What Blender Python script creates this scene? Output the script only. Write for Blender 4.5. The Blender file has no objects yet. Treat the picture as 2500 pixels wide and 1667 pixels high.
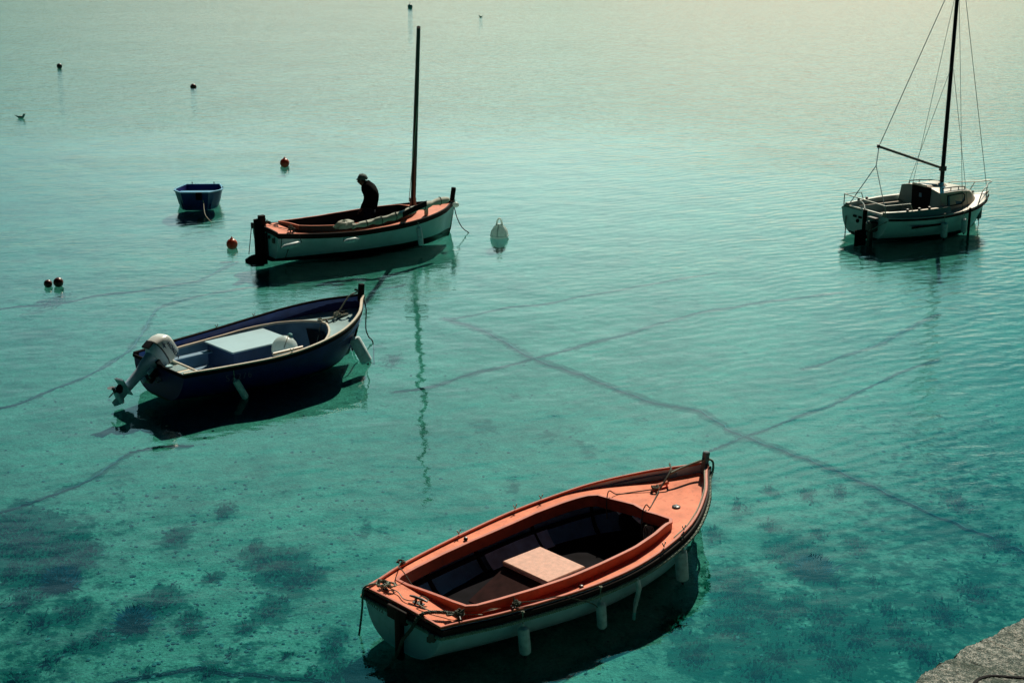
import bpy, math, random
import numpy as np
from mathutils import Vector, Matrix
random.seed(7); np.random.seed(7)
R = math.radians
scene = bpy.context.scene
col = scene.collection

# ---------------------------------------------------------------- camera
FPX, YH, SC = 3700.0, -280.0, 205.0          # focal length / horizon row / scale in photo pixels (2500 wide)
TH = math.atan((833.5 - YH) / FPX)
CH = math.cos(TH) * (1500 - YH) / SC
cam = bpy.data.cameras.new('camera'); camo = bpy.data.objects.new('camera', cam); col.objects.link(camo)
camo.location = (0, 0, CH); camo.rotation_euler = (math.pi/2 - TH, 0, 0)
cam.sensor_width = 36; cam.lens = 36 * FPX / 2500; cam.clip_start = 0.1; cam.clip_end = 20000
scene.camera = camo
def gp(px, py, z=0.0):
    """the point at height z that stands at this place of the 2500 px wide photograph"""
    u = (px - 1250) / FPX; v = (py - 833.5) / FPX
    d = (u, math.cos(TH) - v*math.sin(TH), -math.sin(TH) - v*math.cos(TH))
    k = (z - CH) / d[2]
    return Vector((d[0]*k, d[1]*k, z))

# ---------------------------------------------------------------- world and sun
SUN_EL, SUN_AZ = 43.0, 15.0                   # azimuth clockwise from +Y
sunv = Vector((math.sin(R(SUN_AZ))*math.cos(R(SUN_EL)), math.cos(R(SUN_AZ))*math.cos(R(SUN_EL)), math.sin(R(SUN_EL))))
world = bpy.data.worlds.new('World'); scene.world = world; world.use_nodes = True
wn = world.node_tree.nodes; wl = world.node_tree.links; wn.clear()
def N(t, nodes, **kw):
    n = nodes.new(t)
    for k, v in kw.items(): setattr(n, k, v)
    return n
wo = N('ShaderNodeOutputWorld', wn); bg = N('ShaderNodeBackground', wn)
sky = N('ShaderNodeTexSky', wn, sky_type='NISHITA', sun_disc=False)
sky.sun_elevation = R(SUN_EL); sky.sun_rotation = R(SUN_AZ); sky.air_density = 1.0; sky.dust_density = 3.0; sky.ozone_density = 1.0
tc = N('ShaderNodeTexCoord', wn)
dot = N('ShaderNodeVectorMath', wn, operation='DOT_PRODUCT'); dot.inputs[1].default_value = Vector((math.sin(R(4)), math.cos(R(4)), 0.25)).normalized()
wl.new(tc.outputs['Generated'], dot.inputs[0])
# glow added to the sky ahead, dimmed behind the viewer to deepen shade
gl = N('ShaderNodeMapRange', wn, interpolation_type='SMOOTHERSTEP'); gl.inputs['From Min'].default_value = 0.60; gl.inputs['From Max'].default_value = 1.0
gl.inputs['To Min'].default_value = 0.05; gl.inputs['To Max'].default_value = 2.1
wl.new(dot.outputs['Value'], gl.inputs['Value'])
sep = N('ShaderNodeSeparateXYZ', wn); wl.new(tc.outputs['Generated'], sep.inputs[0])
el = N('ShaderNodeMapRange', wn); el.inputs['From Min'].default_value = 0.0; el.inputs['From Max'].default_value = 0.6
wl.new(sep.outputs['Z'], el.inputs['Value'])
def skyramp(stops):
    q = N('ShaderNodeValToRGB', wn); wl.new(el.outputs[0], q.inputs[0]); cr = q.color_ramp
    cr.elements[0].position, cr.elements[0].color = stops[0][0], (*stops[0][1], 1); cr.elements[1].position, cr.elements[1].color = stops[-1][0], (*stops[-1][1], 1)
    for p, c in stops[1:-1]: e = cr.elements.new(p); e.color = (*c, 1)
    return q.outputs[0]
warm = skyramp([(0, (.48, .41, .42)), (.12, (.44, .47, .45)), (.3, (.37, .52, .485)), (.6, (.22, .46, .445)), (.74, (.06, .33, .36)), (1, (.006, .25, .31))])
cool = skyramp([(0, (.19, .46, .44)), (.12, (.16, .43, .42)), (.25, (.12, .37, .38)), (.45, (.03, .22, .27)), (1, (.004, .18, .30))])
def lobe(az, elv, a0, a1):
    d = N('ShaderNodeVectorMath', wn, operation='DOT_PRODUCT'); d.inputs[1].default_value = (math.sin(R(az))*math.cos(R(elv)), math.cos(R(az))*math.cos(R(elv)), math.sin(R(elv)))
    q = N('ShaderNodeMapRange', wn, interpolation_type='SMOOTHSTEP'); q.inputs['From Min'].default_value = math.cos(R(a0)); q.inputs['From Max'].default_value = math.cos(R(a1))
    wl.new(tc.outputs['Generated'], d.inputs[0]); wl.new(d.outputs['Value'], q.inputs['Value']); return q.outputs[0]
def wmath(op, a, b_):
    q = N('ShaderNodeMath', wn, operation=op)
    for k, v in enumerate((a, b_)):
        if isinstance(v, (int, float)): q.inputs[k].default_value = v
        else: wl.new(v, q.inputs[k])
    return q.outputs[0]
wside = wmath('MAXIMUM', lobe(11, 3, 15, 3), lobe(-5, 17, 27, 7))     # two warm sky lobes added to shape the water's reflections
tint = N('ShaderNodeMix', wn, data_type='RGBA'); wl.new(wside, tint.inputs['Factor']); wl.new(cool, tint.inputs['A']); wl.new(warm, tint.inputs['B'])
# clouds
cn = N('ShaderNodeTexNoise', wn); cn.inputs['Scale'].default_value = 2.2; cn.inputs['Detail'].default_value = 5
cmap = N('ShaderNodeMapping', wn); cmap.inputs['Scale'].default_value = (1, 1, 5)
wl.new(tc.outputs['Generated'], cmap.inputs[0]); wl.new(cmap.outputs[0], cn.inputs['Vector'])
cm = N('ShaderNodeMapRange', wn); cm.inputs['From Min'].default_value = .3; cm.inputs['From Max'].default_value = .7
cm.inputs['To Min'].default_value = 0.82; cm.inputs['To Max'].default_value = 1.18
wl.new(cn.outputs['Fac'], cm.inputs['Value'])
m1 = N('ShaderNodeVectorMath', wn, operation='MULTIPLY'); wl.new(sky.outputs[0], m1.inputs[0]); bk = N('ShaderNodeMapRange', wn); bk.inputs['From Min'].default_value = .55; bk.inputs['From Max'].default_value = -.1; wl.new(dot.outputs['Value'], bk.inputs['Value'])
tb_ = N('ShaderNodeMix', wn, data_type='RGBA'); wl.new(bk.outputs[0], tb_.inputs['Factor']); wl.new(tint.outputs['Result'], tb_.inputs['A']); tb_.inputs['B'].default_value = (.12, .50, .80, 1)  # blue added to the sky behind, to cool the shaded sides
wl.new(tb_.outputs['Result'], m1.inputs[1])
mm = N('ShaderNodeMath', wn, operation='MULTIPLY'); wl.new(gl.outputs[0], mm.inputs[0]); wl.new(cm.outputs[0], mm.inputs[1])
lobe_dim = N('ShaderNodeMapRange', wn); lobe_dim.inputs['To Min'].default_value = .74; wl.new(wside, lobe_dim.inputs['Value']); mm = type('o', (), {'outputs': [wmath('MULTIPLY', mm.outputs[0], lobe_dim.outputs[0])]})  # sky dimmed outside the two added lobes
m2 = N('ShaderNodeVectorMath', wn, operation='SCALE'); wl.new(m1.outputs[0], m2.inputs[0]); wl.new(mm.outputs[0], m2.inputs['Scale'])
wl.new(m2.outputs[0], bg.inputs['Color']); bg.inputs['Strength'].default_value = 0.12
wl.new(bg.outputs[0], wo.inputs[0])
sl = bpy.data.lights.new('sun', 'SUN'); slo = bpy.data.objects.new('sun', sl); col.objects.link(slo)
sl.energy = 4.9; sl.angle = R(0.5); sl.color = (1.0, 0.86, 0.68)
slo.rotation_euler = (-sunv).to_track_quat('-Z', 'Y').to_euler()
slo.location = (0, 0, 30)
scene.view_settings.view_transform = 'Standard'; scene.view_settings.look = 'None'
scene.view_settings.exposure = 0.08; scene.view_settings.gamma = 1.0
scene.cycles.max_bounces = 6; scene.cycles.transparent_max_bounces = 12; scene.cycles.caustics_reflective = False
scene.cycles.sample_clamp_indirect = 4.0

# ---------------------------------------------------------------- materials
MATS = {}
def mat(name, color, rough=0.5, var=0.18, scale=6.0, bump=0.0, bscale=60.0, spec=0.5, metal=0.0, dirt=None, dirt_scale=2.5, dirt_amt=0.3, keelz=None, keelcol=(0.01, 0.012, 0.012), transl=0.0):
    if name in MATS: return MATS[name]
    m = bpy.data.materials.new(name); m.use_nodes = True; nt = m.node_tree; n = nt.nodes; l = nt.links
    b = n['Principled BSDF']; b.inputs['Roughness'].default_value = rough; b.inputs['Metallic'].default_value = metal
    b.inputs['Specular IOR Level'].default_value = spec
    t = n.new('ShaderNodeTexCoord'); no = n.new('ShaderNodeTexNoise'); no.inputs['Scale'].default_value = scale; no.inputs['Detail'].default_value = 6
    l.new(t.outputs['Object'], no.inputs['Vector'])
    mr = n.new('ShaderNodeMapRange'); mr.inputs['From Min'].default_value = .3; mr.inputs['From Max'].default_value = .7
    mr.inputs['To Min'].default_value = 1 - var; mr.inputs['To Max'].default_value = 1 + var*.6
    l.new(no.outputs['Fac'], mr.inputs['Value'])
    sc = n.new('ShaderNodeVectorMath'); sc.operation = 'SCALE'; sc.inputs[0].default_value = color
    l.new(mr.outputs[0], sc.inputs['Scale']); out = sc.outputs[0]
    if dirt:
        n2 = n.new('ShaderNodeTexNoise'); n2.inputs['Scale'].default_value = dirt_scale; n2.inputs['Detail'].default_value = 8; n2.inputs['Roughness'].default_value = .7
        l.new(t.outputs['Object'], n2.inputs['Vector'])
        r2 = n.new('ShaderNodeMapRange'); r2.inputs['From Min'].default_value = .52; r2.inputs['From Max'].default_value = .72; r2.inputs['To Max'].default_value = dirt_amt
        l.new(n2.outputs['Fac'], r2.inputs['Value'])
        mx = n.new('ShaderNodeMix'); mx.data_type = 'RGBA'; mx.inputs['B'].default_value = (*dirt, 1)
        l.new(r2.outputs[0], mx.inputs['Factor']); l.new(out, mx.inputs['A']); out = mx.outputs['Result']
    if keelz is not None:
        s = n.new('ShaderNodeSeparateXYZ'); l.new(t.outputs['Object'], s.inputs[0])
        g = n.new('ShaderNodeMath'); g.operation = 'LESS_THAN'; g.inputs[1].default_value = keelz; l.new(s.outputs['Z'], g.inputs[0])
        mx = n.new('ShaderNodeMix'); mx.data_type = 'RGBA'; mx.inputs['B'].default_value = (*keelcol, 1)
        l.new(g.outputs[0], mx.inputs['Factor']); l.new(out, mx.inputs['A']); out = mx.outputs['Result']
    l.new(out, b.inputs['Base Color'])
    if bump:
        n3 = n.new('ShaderNodeTexNoise'); n3.inputs['Scale'].default_value = bscale; n3.inputs['Detail'].default_value = 4
        l.new(t.outputs['Object'], n3.inputs['Vector'])
        bp = n.new('ShaderNodeBump'); bp.inputs['Strength'].default_value = bump; bp.inputs['Distance'].default_value = 0.01
        l.new(n3.outputs['Fac'], bp.inputs['Height']); l.new(bp.outputs[0], b.inputs['Normal'])
    if transl:
        tb = n.new('ShaderNodeBsdfTranslucent'); ms_ = n.new('ShaderNodeMixShader'); ms_.inputs[0].default_value = transl
        l.new(out, tb.inputs['Color']); l.new(b.outputs[0], ms_.inputs[1]); l.new(tb.outputs[0], ms_.inputs[2]); l.new(ms_.outputs[0], n['Material Output'].inputs['Surface'])
    MATS[name] = m; return m
ORANGE = mat('orange_paint', (0.90, 0.29, 0.165), .65, .24, 4, .3, 55, spec=.15, dirt=(.50, .13, .075), dirt_scale=13, dirt_amt=.75)
ORANGE2 = mat('orange_rail_paint', (0.52, 0.095, 0.04), .6, .2, 7, .1, 40, dirt=(.2, .05, .03), dirt_scale=12, dirt_amt=.5)
PINK = mat('faded_salmon_paint', (0.75, 0.24, 0.14), .65, .15, 5, .1, 40, spec=.2, dirt=(.4, .15, .1), dirt_scale=8, dirt_amt=.5)
LID = mat('tan_lid_paint', (0.62, 0.30, 0.20), .6, .22, 14, .3, 90, dirt=(.40, .22, .16), dirt_scale=30, dirt_amt=.6)
BROWN = mat('brown_board', (0.038, 0.015, 0.015), .9, .4, 8, spec=.1)
LINING = mat('blue_grey_lining', (0.12, 0.30, 0.46), .6, .3, 5, .2, 20, dirt=(.05, .09, .2), dirt_scale=5, dirt_amt=.7)
DARKWOOD = mat('dark_wood', (0.010, 0.007, 0.007), .7, .3, 9, spec=.15)
BLACKR = mat('black_rubber', (0.006, 0.006, 0.007), .8, .2, 9, spec=.1)
HULLW = mat('shade_blue_hull', (0.55, 0.74, 0.86), .35, .12, 3, 0, dirt=(.10, .30, .30), dirt_scale=4, dirt_amt=.35)  # white hull with the blue of its shade put into the colour
HULLW2 = mat('white_hull_dark_boot', (0.66, 0.86, 0.92), .35, .12, 3, 0, keelz=.10, dirt=(.10, .30, .30), dirt_scale=3, dirt_amt=.35)
HULLW3 = mat('sloop_hull', (0.68, 0.82, 0.86), .3, .12, 3, 0, keelz=.07, dirt=(.15, .3, .3), dirt_scale=3, dirt_amt=.3)
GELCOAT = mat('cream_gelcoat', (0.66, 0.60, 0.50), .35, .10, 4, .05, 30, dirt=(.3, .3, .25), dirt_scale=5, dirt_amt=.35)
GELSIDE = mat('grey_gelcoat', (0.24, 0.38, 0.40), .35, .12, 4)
NAVY = mat('navy_hull_paint', (0.005, 0.012, 0.11), .5, .3, 3, spec=.2, dirt=(.01, .03, .12), dirt_scale=4, dirt_amt=.5, keelz=.02)
NAVYIN = mat('blue_bulwark_paint', (0.02, 0.09, 0.42), .4, .25, 4, dirt=(.01, .04, .2), dirt_scale=5, dirt_amt=.6)
PALEBLUE = mat('pale_blue_deck', (0.30, 0.48, 0.50), .5, .15, 5, .15, 60, dirt=(.2, .32, .33), dirt_scale=8, dirt_amt=.5)
NONSKID = mat('grey_green_nonskid', (0.20, 0.33, 0.34), .8, .25, 60, .5, 160)
CREAM = mat('cream_trim', (0.72, 0.64, 0.50), .4, .12, 6)
LINER3 = mat('grey_blue_liner', (0.16, 0.30, 0.42), .5, .2, 4, .1, 30)
DINGHYB = mat('dinghy_blue_plastic', (0.006, 0.03, 0.20), .35, .2, 5)
DINGHYR = mat('dinghy_rim_pale', (0.10, 0.35, 0.55), .4, .1, 5)
FENDER = mat('grey_white_fender', (0.68, 0.88, 0.92), .45, .2, 12, transl=.12, dirt=(.15, .25, .25), dirt_scale=14, dirt_amt=.5)
FENDARK = mat('dark_fender_cap', (0.01, 0.012, 0.03), .5)
BUOYW = mat('white_buoy_plastic', (0.80, 0.92, 0.90), .35, .12, 5, transl=.5, dirt=(.25, .35, .3), dirt_scale=6, dirt_amt=.4)
BUOYR = mat('red_orange_buoy', (0.66, 0.12, 0.055), .32, .3, 5, transl=.25, dirt=(.10, .03, .02), dirt_scale=6, dirt_amt=.7)
BUOYD = mat('dark_red_buoy', (0.10, 0.018, 0.014), .35, .3, 5)
BUOYK = mat('black_buoy', (0.008, 0.010, 0.012), .3, .3, 5)
BUOYT = mat('teal_buoy', (0.05, 0.25, 0.27), .4, .2, 5)
ROPE = mat('pale_rope', (0.38, 0.40, 0.32), .9, .4, 60)
ROPED = mat('dark_rope', (0.10, 0.12, 0.10), .9, .5, 60)
ROPEG = mat('green_grey_rope', (0.28, 0.36, 0.30), .9, .5, 60)
ROPEK = mat('black_rope', (0.012, 0.012, 0.012), .9, .4, 60)
SAIL = mat('pale_sailcloth', (0.60, 0.66, 0.58), .8, .15, 9, .5, 25, transl=.25)
STEEL = mat('stainless_tube', (0.30, 0.34, 0.31), .5, .1, 6, metal=.3)
MOTOR = mat('silver_blue_motor_paint', (0.44, 0.62, 0.74), .35, .1, 6, dirt=(.12, .25, .35), dirt_scale=12, dirt_amt=.5)
MOTORC = mat('cream_motor_cowl', (0.74, 0.80, 0.76), .28, .08, 6)
BLACKM = mat('black_fitting', (0.01, 0.011, 0.013), .4, .2, 9)
GREYW = mat('weathered_grey_timber', (0.16, 0.24, 0.28), .8, .4, 12, .5, 40)
GLASS = mat('blue_grey_window', (0.10, 0.22, 0.32), .15, .1, 3)
MASTM = mat('black_mast_tube', (0.010, 0.012, 0.012), .35, .2, 3)
BOOMM = mat('dark_green_boom', (0.012, 0.05, 0.04), .5, .2, 3)
SKIN = mat('skin', (0.20, 0.10, 0.07), .6, .15, 20)
HAIR = mat('grey_hair', (0.12, 0.18, 0.17), .9, .3, 60, .6, 80)
SWEATER = mat('dark_sweater', (0.006, 0.006, 0.007), 1, .3, 30, .4, 90, spec=.05)
TROUSER = mat('dark_blue_trousers', (0.012, 0.014, 0.035), .9, .3, 20, .3, 60)
LETTER = mat('dark_lettering', (0.01, 0.03, 0.06), .5, 0)
WHITEL = mat('faint_white_lettering', (0.03, 0.04, 0.12), .5, 0)
DUCKG = mat('gull_grey_plumage', (0.08, 0.16, 0.16), .8, .3, 30)
DUCKW = mat('gull_pale_plumage', (0.30, 0.42, 0.40), .8, .2, 30)
WEEDL = mat('seaweed_green', (0.006, 0.15, 0.095), .9, .6, 9, spec=.1, transl=.35)
WEEDB = mat('seaweed_dark', (0.003, 0.085, 0.13), .9, .6, 9, spec=.1, transl=.5)
STONE = mat('seabed_stone', (0.03, 0.13, 0.12), .9, .5, 8)
CHAINM = mat('weedy_chain', (0.012, 0.09, 0.095), .9, .5, 12)

# ---------------------------------------------------------------- mesh helpers
class MB:
    def __init__(s): s.v = []; s.f = []; s.mi = []
    def add(s, vs, fs, mi=0):
        o = len(s.v); s.v += [tuple(v) for v in vs]; s.f += [tuple(i+o for i in f) for f in fs]; s.mi += [mi]*len(fs); return s
    def box(s, c, d, rz=0, rx=0, ry=0, mi=0, taper=1.0, bev=0.0):
        M = Matrix.Translation(c) @ Matrix.Rotation(rz, 4, 'Z') @ Matrix.Rotation(ry, 4, 'Y') @ Matrix.Rotation(rx, 4, 'X')
        hx, hy, hz = d[0]/2, d[1]/2, d[2]/2
        if bev <= 0:
            vs = [(x*hx*(taper if z > 0 else 1), y*hy*(taper if z > 0 else 1), z*hz) for x in (-1, 1) for y in (-1, 1) for z in (-1, 1)]
            fs = [(0, 1, 3, 2), (4, 6, 7, 5), (0, 4, 5, 1), (2, 3, 7, 6), (0, 2, 6, 4), (1, 5, 7, 3)]
            return s.add([M @ Vector(v) for v in vs], fs, mi)
        rings = []
        for z, q in ((-hz, bev), (-hz+bev, 0), (hz-bev, 0), (hz, bev)):
            k = taper if z > 0 else 1
            ring = []
            for cx, cy, a0 in ((1, 1, 0), (-1, 1, 1), (-1, -1, 2), (1, -1, 3)):
                for j in range(3):
                    a = (a0 + j/2)*math.pi/2
                    ring.append(M @ Vector((k*(cx*(hx-bev) + math.cos(a)*(bev-q)), k*(cy*(hy-bev) + math.sin(a)*(bev-q)), z)))
            rings.append(ring)
        return s.loft(rings, True, True, True, mi)
    def loft(s, rings, closed=True, cap0=False, cap1=False, mi=0):
        n = len(rings[0]); vs = [v for r in rings for v in r]; fs = []
        for i in range(len(rings)-1):
            for j in range(n if closed else n-1):
                a = i*n+j; b = i*n+(j+1) % n
                fs.append((a, b, b+n, a+n))
        if cap0: fs.append(tuple(range(n))[::-1])
        if cap1: fs.append(tuple((len(rings)-1)*n + j for j in range(n)))
        return s.add(vs, fs, mi)
    def tube(s, pts, r, seg=8, mi=0, cap=True, closed=False):
        P = [Vector(p) for p in pts]; n = len(P); rs = r if isinstance(r, (list, tuple)) else [r]*n
        rings = []; up = Vector((0, 0, 1)); prev = None
        for i in range(n):
            if closed: t = P[(i+1) % n] - P[i-1]
            else: t = P[min(i+1, n-1)] - P[max(i-1, 0)]
            if t.length < 1e-9: t = Vector((1, 0, 0))
            t.normalize()
            if prev is None:
                a = up if abs(t.z) < .9 else Vector((1, 0, 0)); u = t.cross(a).normalized()
            else:
                u = prev - t*prev.dot(t)
                u = u.normalized() if u.length > 1e-6 else t.orthogonal().normalized()
            prev = u; w = t.cross(u)
            rings.append([P[i] + (u*math.cos(2*math.pi*k/seg) + w*math.sin(2*math.pi*k/seg))*rs[i] for k in range(seg)])
        if closed: rings.append(rings[0]); cap = False
        return s.loft(rings, True, cap, cap, mi)
    def sweep(s, pts, w, h, mi=0, cap=True, closed=False):
        """rectangular section w (horizontal) x h (vertical), centred on the path"""
        P = [Vector(p) for p in pts]; n = len(P); rings = []
        for i in range(n):
            t = (P[(i+1) % n] - P[i-1]) if closed else (P[min(i+1, n-1)] - P[max(i-1, 0)])
            t.z = 0
            if t.length < 1e-6: t = Vector((1, 0, 0))
            t.normalize(); q = Vector((-t.y, t.x, 0)); b = min(w, h)*.2
            pr = [(-w/2+b, -h/2), (w/2-b, -h/2), (w/2, -h/2+b), (w/2, h/2-b), (w/2-b, h/2), (-w/2+b, h/2), (-w/2, h/2-b), (-w/2, -h/2+b)]
            rings.append([P[i] + q*a + Vector((0, 0, c)) for a, c in pr])
        if closed: rings.append(rings[0]); cap = False
        return s.loft(rings, True, cap, cap, mi)
    def lathe(s, prof, c=(0, 0, 0), seg=24, M=None, mi=0):
        M = M or Matrix.Identity(4); c = Vector(c)
        rings = [[c + (M @ Vector((r*math.cos(2*math.pi*k/seg), r*math.sin(2*math.pi*k/seg), z))) for k in range(seg)] for r, z in prof]
        return s.loft(rings, True, prof[0][0] > 1e-4, prof[-1][0] > 1e-4, mi)
    def ball(s, c, r, seg=20, rz=None, mi=0):
        rz = rz or r
        return s.lathe([(r*math.sin(math.pi*i/(seg//2)) + 1e-5, -rz*math.cos(math.pi*i/(seg//2))) for i in range(seg//2+1)], c, seg, mi=mi)
    def poly(s, pts, thick=0.0, mi=0):
        n = len(pts)
        if not thick: return s.add(pts, [tuple(range(n))], mi)
        up = Vector((0, 0, thick))
        return s.loft([[Vector(p) for p in pts], [Vector(p)+up for p in pts]], True, True, True, mi)
    def build(s, name, mats, parent=None, smooth=False, loc=None, angle=35):
        me = bpy.data.meshes.new(name); me.from_pydata(s.v, [], s.f); me.validate()
        for m in (mats if isinstance(mats, (list, tuple)) else [mats]): me.materials.append(m)
        if len(s.mi) == len(me.polygons): me.polygons.foreach_set('material_index', s.mi)
        import bmesh
        bm = bmesh.new(); bm.from_mesh(me); bmesh.ops.remove_doubles(bm, verts=bm.verts, dist=1e-6); bmesh.ops.recalc_face_normals(bm, faces=bm.faces); bm.to_mesh(me); bm.free()
        o = bpy.data.objects.new(name, me); col.objects.link(o)
        if parent: o.parent = parent
        if loc is not None: o.location = loc
        if smooth:
            me.polygons.foreach_set('use_smooth', [True]*len(me.polygons))
            try: me.set_sharp_from_angle(angle=R(angle))
            except Exception: pass
        return o
def crom(pts, n=8, closed=False):
    P = [Vector(p) for p in pts]; out = []; m = len(P)
    rng = range(m if closed else m-1)
    for i in rng:
        if closed: p0, p1, p2, p3 = P[i-1], P[i], P[(i+1) % m], P[(i+2) % m]
        else: p0, p1, p2, p3 = P[max(i-1, 0)], P[i], P[i+1], P[min(i+2, m-1)]
        for k in range(n):
            f = k/n
            out.append(.5*((2*p1)+(-p0+p2)*f+(2*p0-5*p1+4*p2-p3)*f*f+(-p0+3*p1-3*p2+p3)*f**3))
    if not closed: out.append(P[-1])
    return out
def tag(o, label=None, cat=None, group=None, kind=None):
    if label: o['label'] = label
    if cat: o['category'] = cat
    if group: o['group'] = group
    if kind: o['kind'] = kind
    return o
def empty(name, loc, rz, label, cat, group=None):
    o = bpy.data.objects.new(name, None); col.objects.link(o); o.location = loc; o.rotation_euler = (0, 0, rz); o.empty_display_size = .3
    return tag(o, label, cat, group)
def text_mesh(name, body, size, m, parent, M, extrude=.001, spacing=1.0):
    cu = bpy.data.curves.new(name+'_curve', 'FONT'); cu.body = body; cu.size = size; cu.extrude = extrude; cu.align_x = 'CENTER'; cu.align_y = 'CENTER'; cu.space_character = spacing
    t = bpy.data.objects.new(name+'_tmp', cu); col.objects.link(t); dg = bpy.context.evaluated_depsgraph_get()
    me = bpy.data.meshes.new_from_object(t.evaluated_get(dg)); bpy.data.objects.remove(t); bpy.data.curves.remove(cu)
    me.transform(M); me.materials.clear(); me.materials.append(m)
    o = bpy.data.objects.new(name, me); col.objects.link(o); o.parent = parent; return o
def strands(mb, pts, r, pitch=.05, seg=5, mi=0):
    """a laid rope: three strands twisted round the path"""
    P = [Vector(p) for p in pts]; acc = 0; res = []
    L = [0]
    for a, b in zip(P, P[1:]): L.append(L[-1] + (b-a).length)
    n = max(4, int(L[-1]/(pitch/6))); Q = []; j = 0
    for i in range(n+1):
        d = L[-1]*i/n
        while j < len(P)-2 and L[j+1] < d: j += 1
        f = (d-L[j])/max(1e-6, L[j+1]-L[j]); Q.append((P[j].lerp(P[j+1], f), (P[j+1]-P[j]).normalized(), d))
    for k in range(3):
        pp = []
        for p, t, d in Q:
            u = t.cross(Vector((0, 0, 1)));
            u = u.normalized() if u.length > 1e-3 else Vector((1, 0, 0)); w = t.cross(u)
            a = 2*math.pi*(d/pitch + k/3)
            pp.append(p + (u*math.cos(a)+w*math.sin(a))*r*.5)
        mb.tube(pp, r*.56, seg, mi)

# ---------------------------------------------------------------- hull
class Hull:
    def __init__(s, L, b, z, keel=-.22, rake=.35, e=.75, g=1.1, srake=0.0, n=44):
        s.L = L; s.b = b; s.z3 = z; s.keel = keel; s.rake = rake; s.e = e; s.g = g; s.srake = srake; s.n = n
    def hb(s, t):
        k = s.b; m = len(k)-1; t = min(max(t, 0), 1); i = min(int(t*m), m-1); f = t*m-i
        p0 = k[max(i-1, 0)]; p1 = k[i]; p2 = k[i+1]; p3 = k[min(i+2, m)]
        return max(.012, .5*((2*p1)+(-p0+p2)*f+(2*p0-5*p1+4*p2-p3)*f*f+(-p0+3*p1-3*p2+p3)*f**3))
    def sh(s, t):
        zs, zm, zb = s.z3
        return zm+(zs-zm)*max(0, 1-t/.4)**2+(zb-zm)*max(0, (t-.3)/.7)**2
    def pt(s, t, a, side=1, inset=0.0, dz=0.0):
        b = max(.005, s.hb(t)-inset); zs = s.sh(t)+dz; zk = s.keel*(1-max(0, (t-.75)/.25)**2*.45)*(.12+.88*min(1, t/.4))+inset
        th = a*math.pi/2
        y = b*max(0, math.cos(th))**s.e; z = zs-(zs-zk)*math.sin(th)**s.g
        w = max(0, (t-.45)/.55); w = w*w*(3-2*w); w2 = max(0, 1-t/.25)
        x = t*s.L-(s.sh(t)-z)*s.rake*w+(s.sh(t)-z)*s.srake*w2
        return Vector((x, side*y, z))
    def edge(s, side=1, off=0.0, dz=0.0, t0=0, t1=1, n=40):
        out = []
        for i in range(n+1):
            t = t0+(t1-t0)*i/n; out.append(Vector((t*s.L, side*max(.004, s.hb(t)-off), s.sh(t)+dz)))
        return out
    def shell(s, name, m, parent, inset=0.0, transom=True, a1=1.0, t0=0.0, t1=1.0, dz=0.0, na=14, sides=(1, -1)):
        mb = MB(); rings = []
        for i in range(s.n+1):
            t = t0+(t1-t0)*i/s.n
            r = [s.pt(t, a1*j/na, 1, inset, dz) for j in range(na+1)]
            r2 = [s.pt(t, a1*j/na, -1, inset, dz) for j in range(na, -1, -1)]
            rings.append(r+(r2[1:] if a1 == 1.0 else r2))
        mb.loft(rings, False)
        if transom: mb.add(rings[0], [tuple(range(len(rings[0])))])
        return mb.build(name, m, parent, True, angle=50)

def deck_strip(hull, cfun, x0, x1, offg=.0, dz=-.02, camber=.03, n=60, xs0=0.0, xs1=None, fore_dz=None, wallt=.0):
    """deck with an opening of half width cfun(x) between x0 and x1 (local metres)"""
    mb = MB(); L = hull.L; xs1 = xs1 or L
    xs = sorted(set([xs0, x0, x1, xs1]+[xs0+(xs1-xs0)*i/n for i in range(n+1)]))
    def zz(x, y):
        t = x/L; b = max(.02, hull.hb(t)-offg); d = dz if fore_dz is None else fore_dz(x)
        return hull.sh(t)+d+camber*(1-(y/b)**2)
    def row(x, ya, yb, m=7): return [Vector((x, ya+(yb-ya)*j/m, zz(x, ya+(yb-ya)*j/m))) for j in range(m+1)]
    def seg(xa, xb, fa):
        ra = [fa(xa)]; rb = [fa(xb)]; mb.loft([fa(xa), fa(xb)], False)
    for xa, xb in zip(xs, xs[1:]):
        mid = (xa+xb)/2
        B = lambda x: max(.012, hull.hb(x/L)-offg)
        if x0 < mid < x1:
            seg(xa, xb, lambda x: row(x, cfun(x), max(B(x), cfun(x)+.001)))
            seg(xa, xb, lambda x: row(x, -max(B(x), cfun(x)+.001), -cfun(x)))
        else: seg(xa, xb, lambda x: row(x, -B(x), B(x), 14))
    return mb, zz
def interp(tab):
    def f(x):
        if x <= tab[0][0]: return tab[0][1]
        for (a, p), (b, q) in zip(tab, tab[1:]):
            if x <= b:
                k = (x-a)/(b-a); return p+(q-p)*k
        return tab[-1][1]
    return f
def loop_path(cfun, x0, x1, zz, dz=0, n=30, off=0.0):
    """closed path round an opening"""
    xs = [x0+(x1-x0)*i/n for i in range(n+1)]
    A = [Vector((x, cfun(x)+off, zz(x, cfun(x))+dz)) for x in xs]
    F = [Vector((x1+off, cfun(x1)*(1-2*k/6), 0)) for k in range(1, 6)]
    for p in F: p.z = zz(x1, p.y)+dz
    Bk = [Vector((x, -cfun(x)-off, zz(x, -cfun(x))+dz)) for x in reversed(xs)]
    G = [Vector((x0-off, -cfun(x0)*(1-2*k/6), 0)) for k in range(1, 6)]
    for p in G: p.z = zz(x0, p.y)+dz
    return A+F+Bk+G
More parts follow.
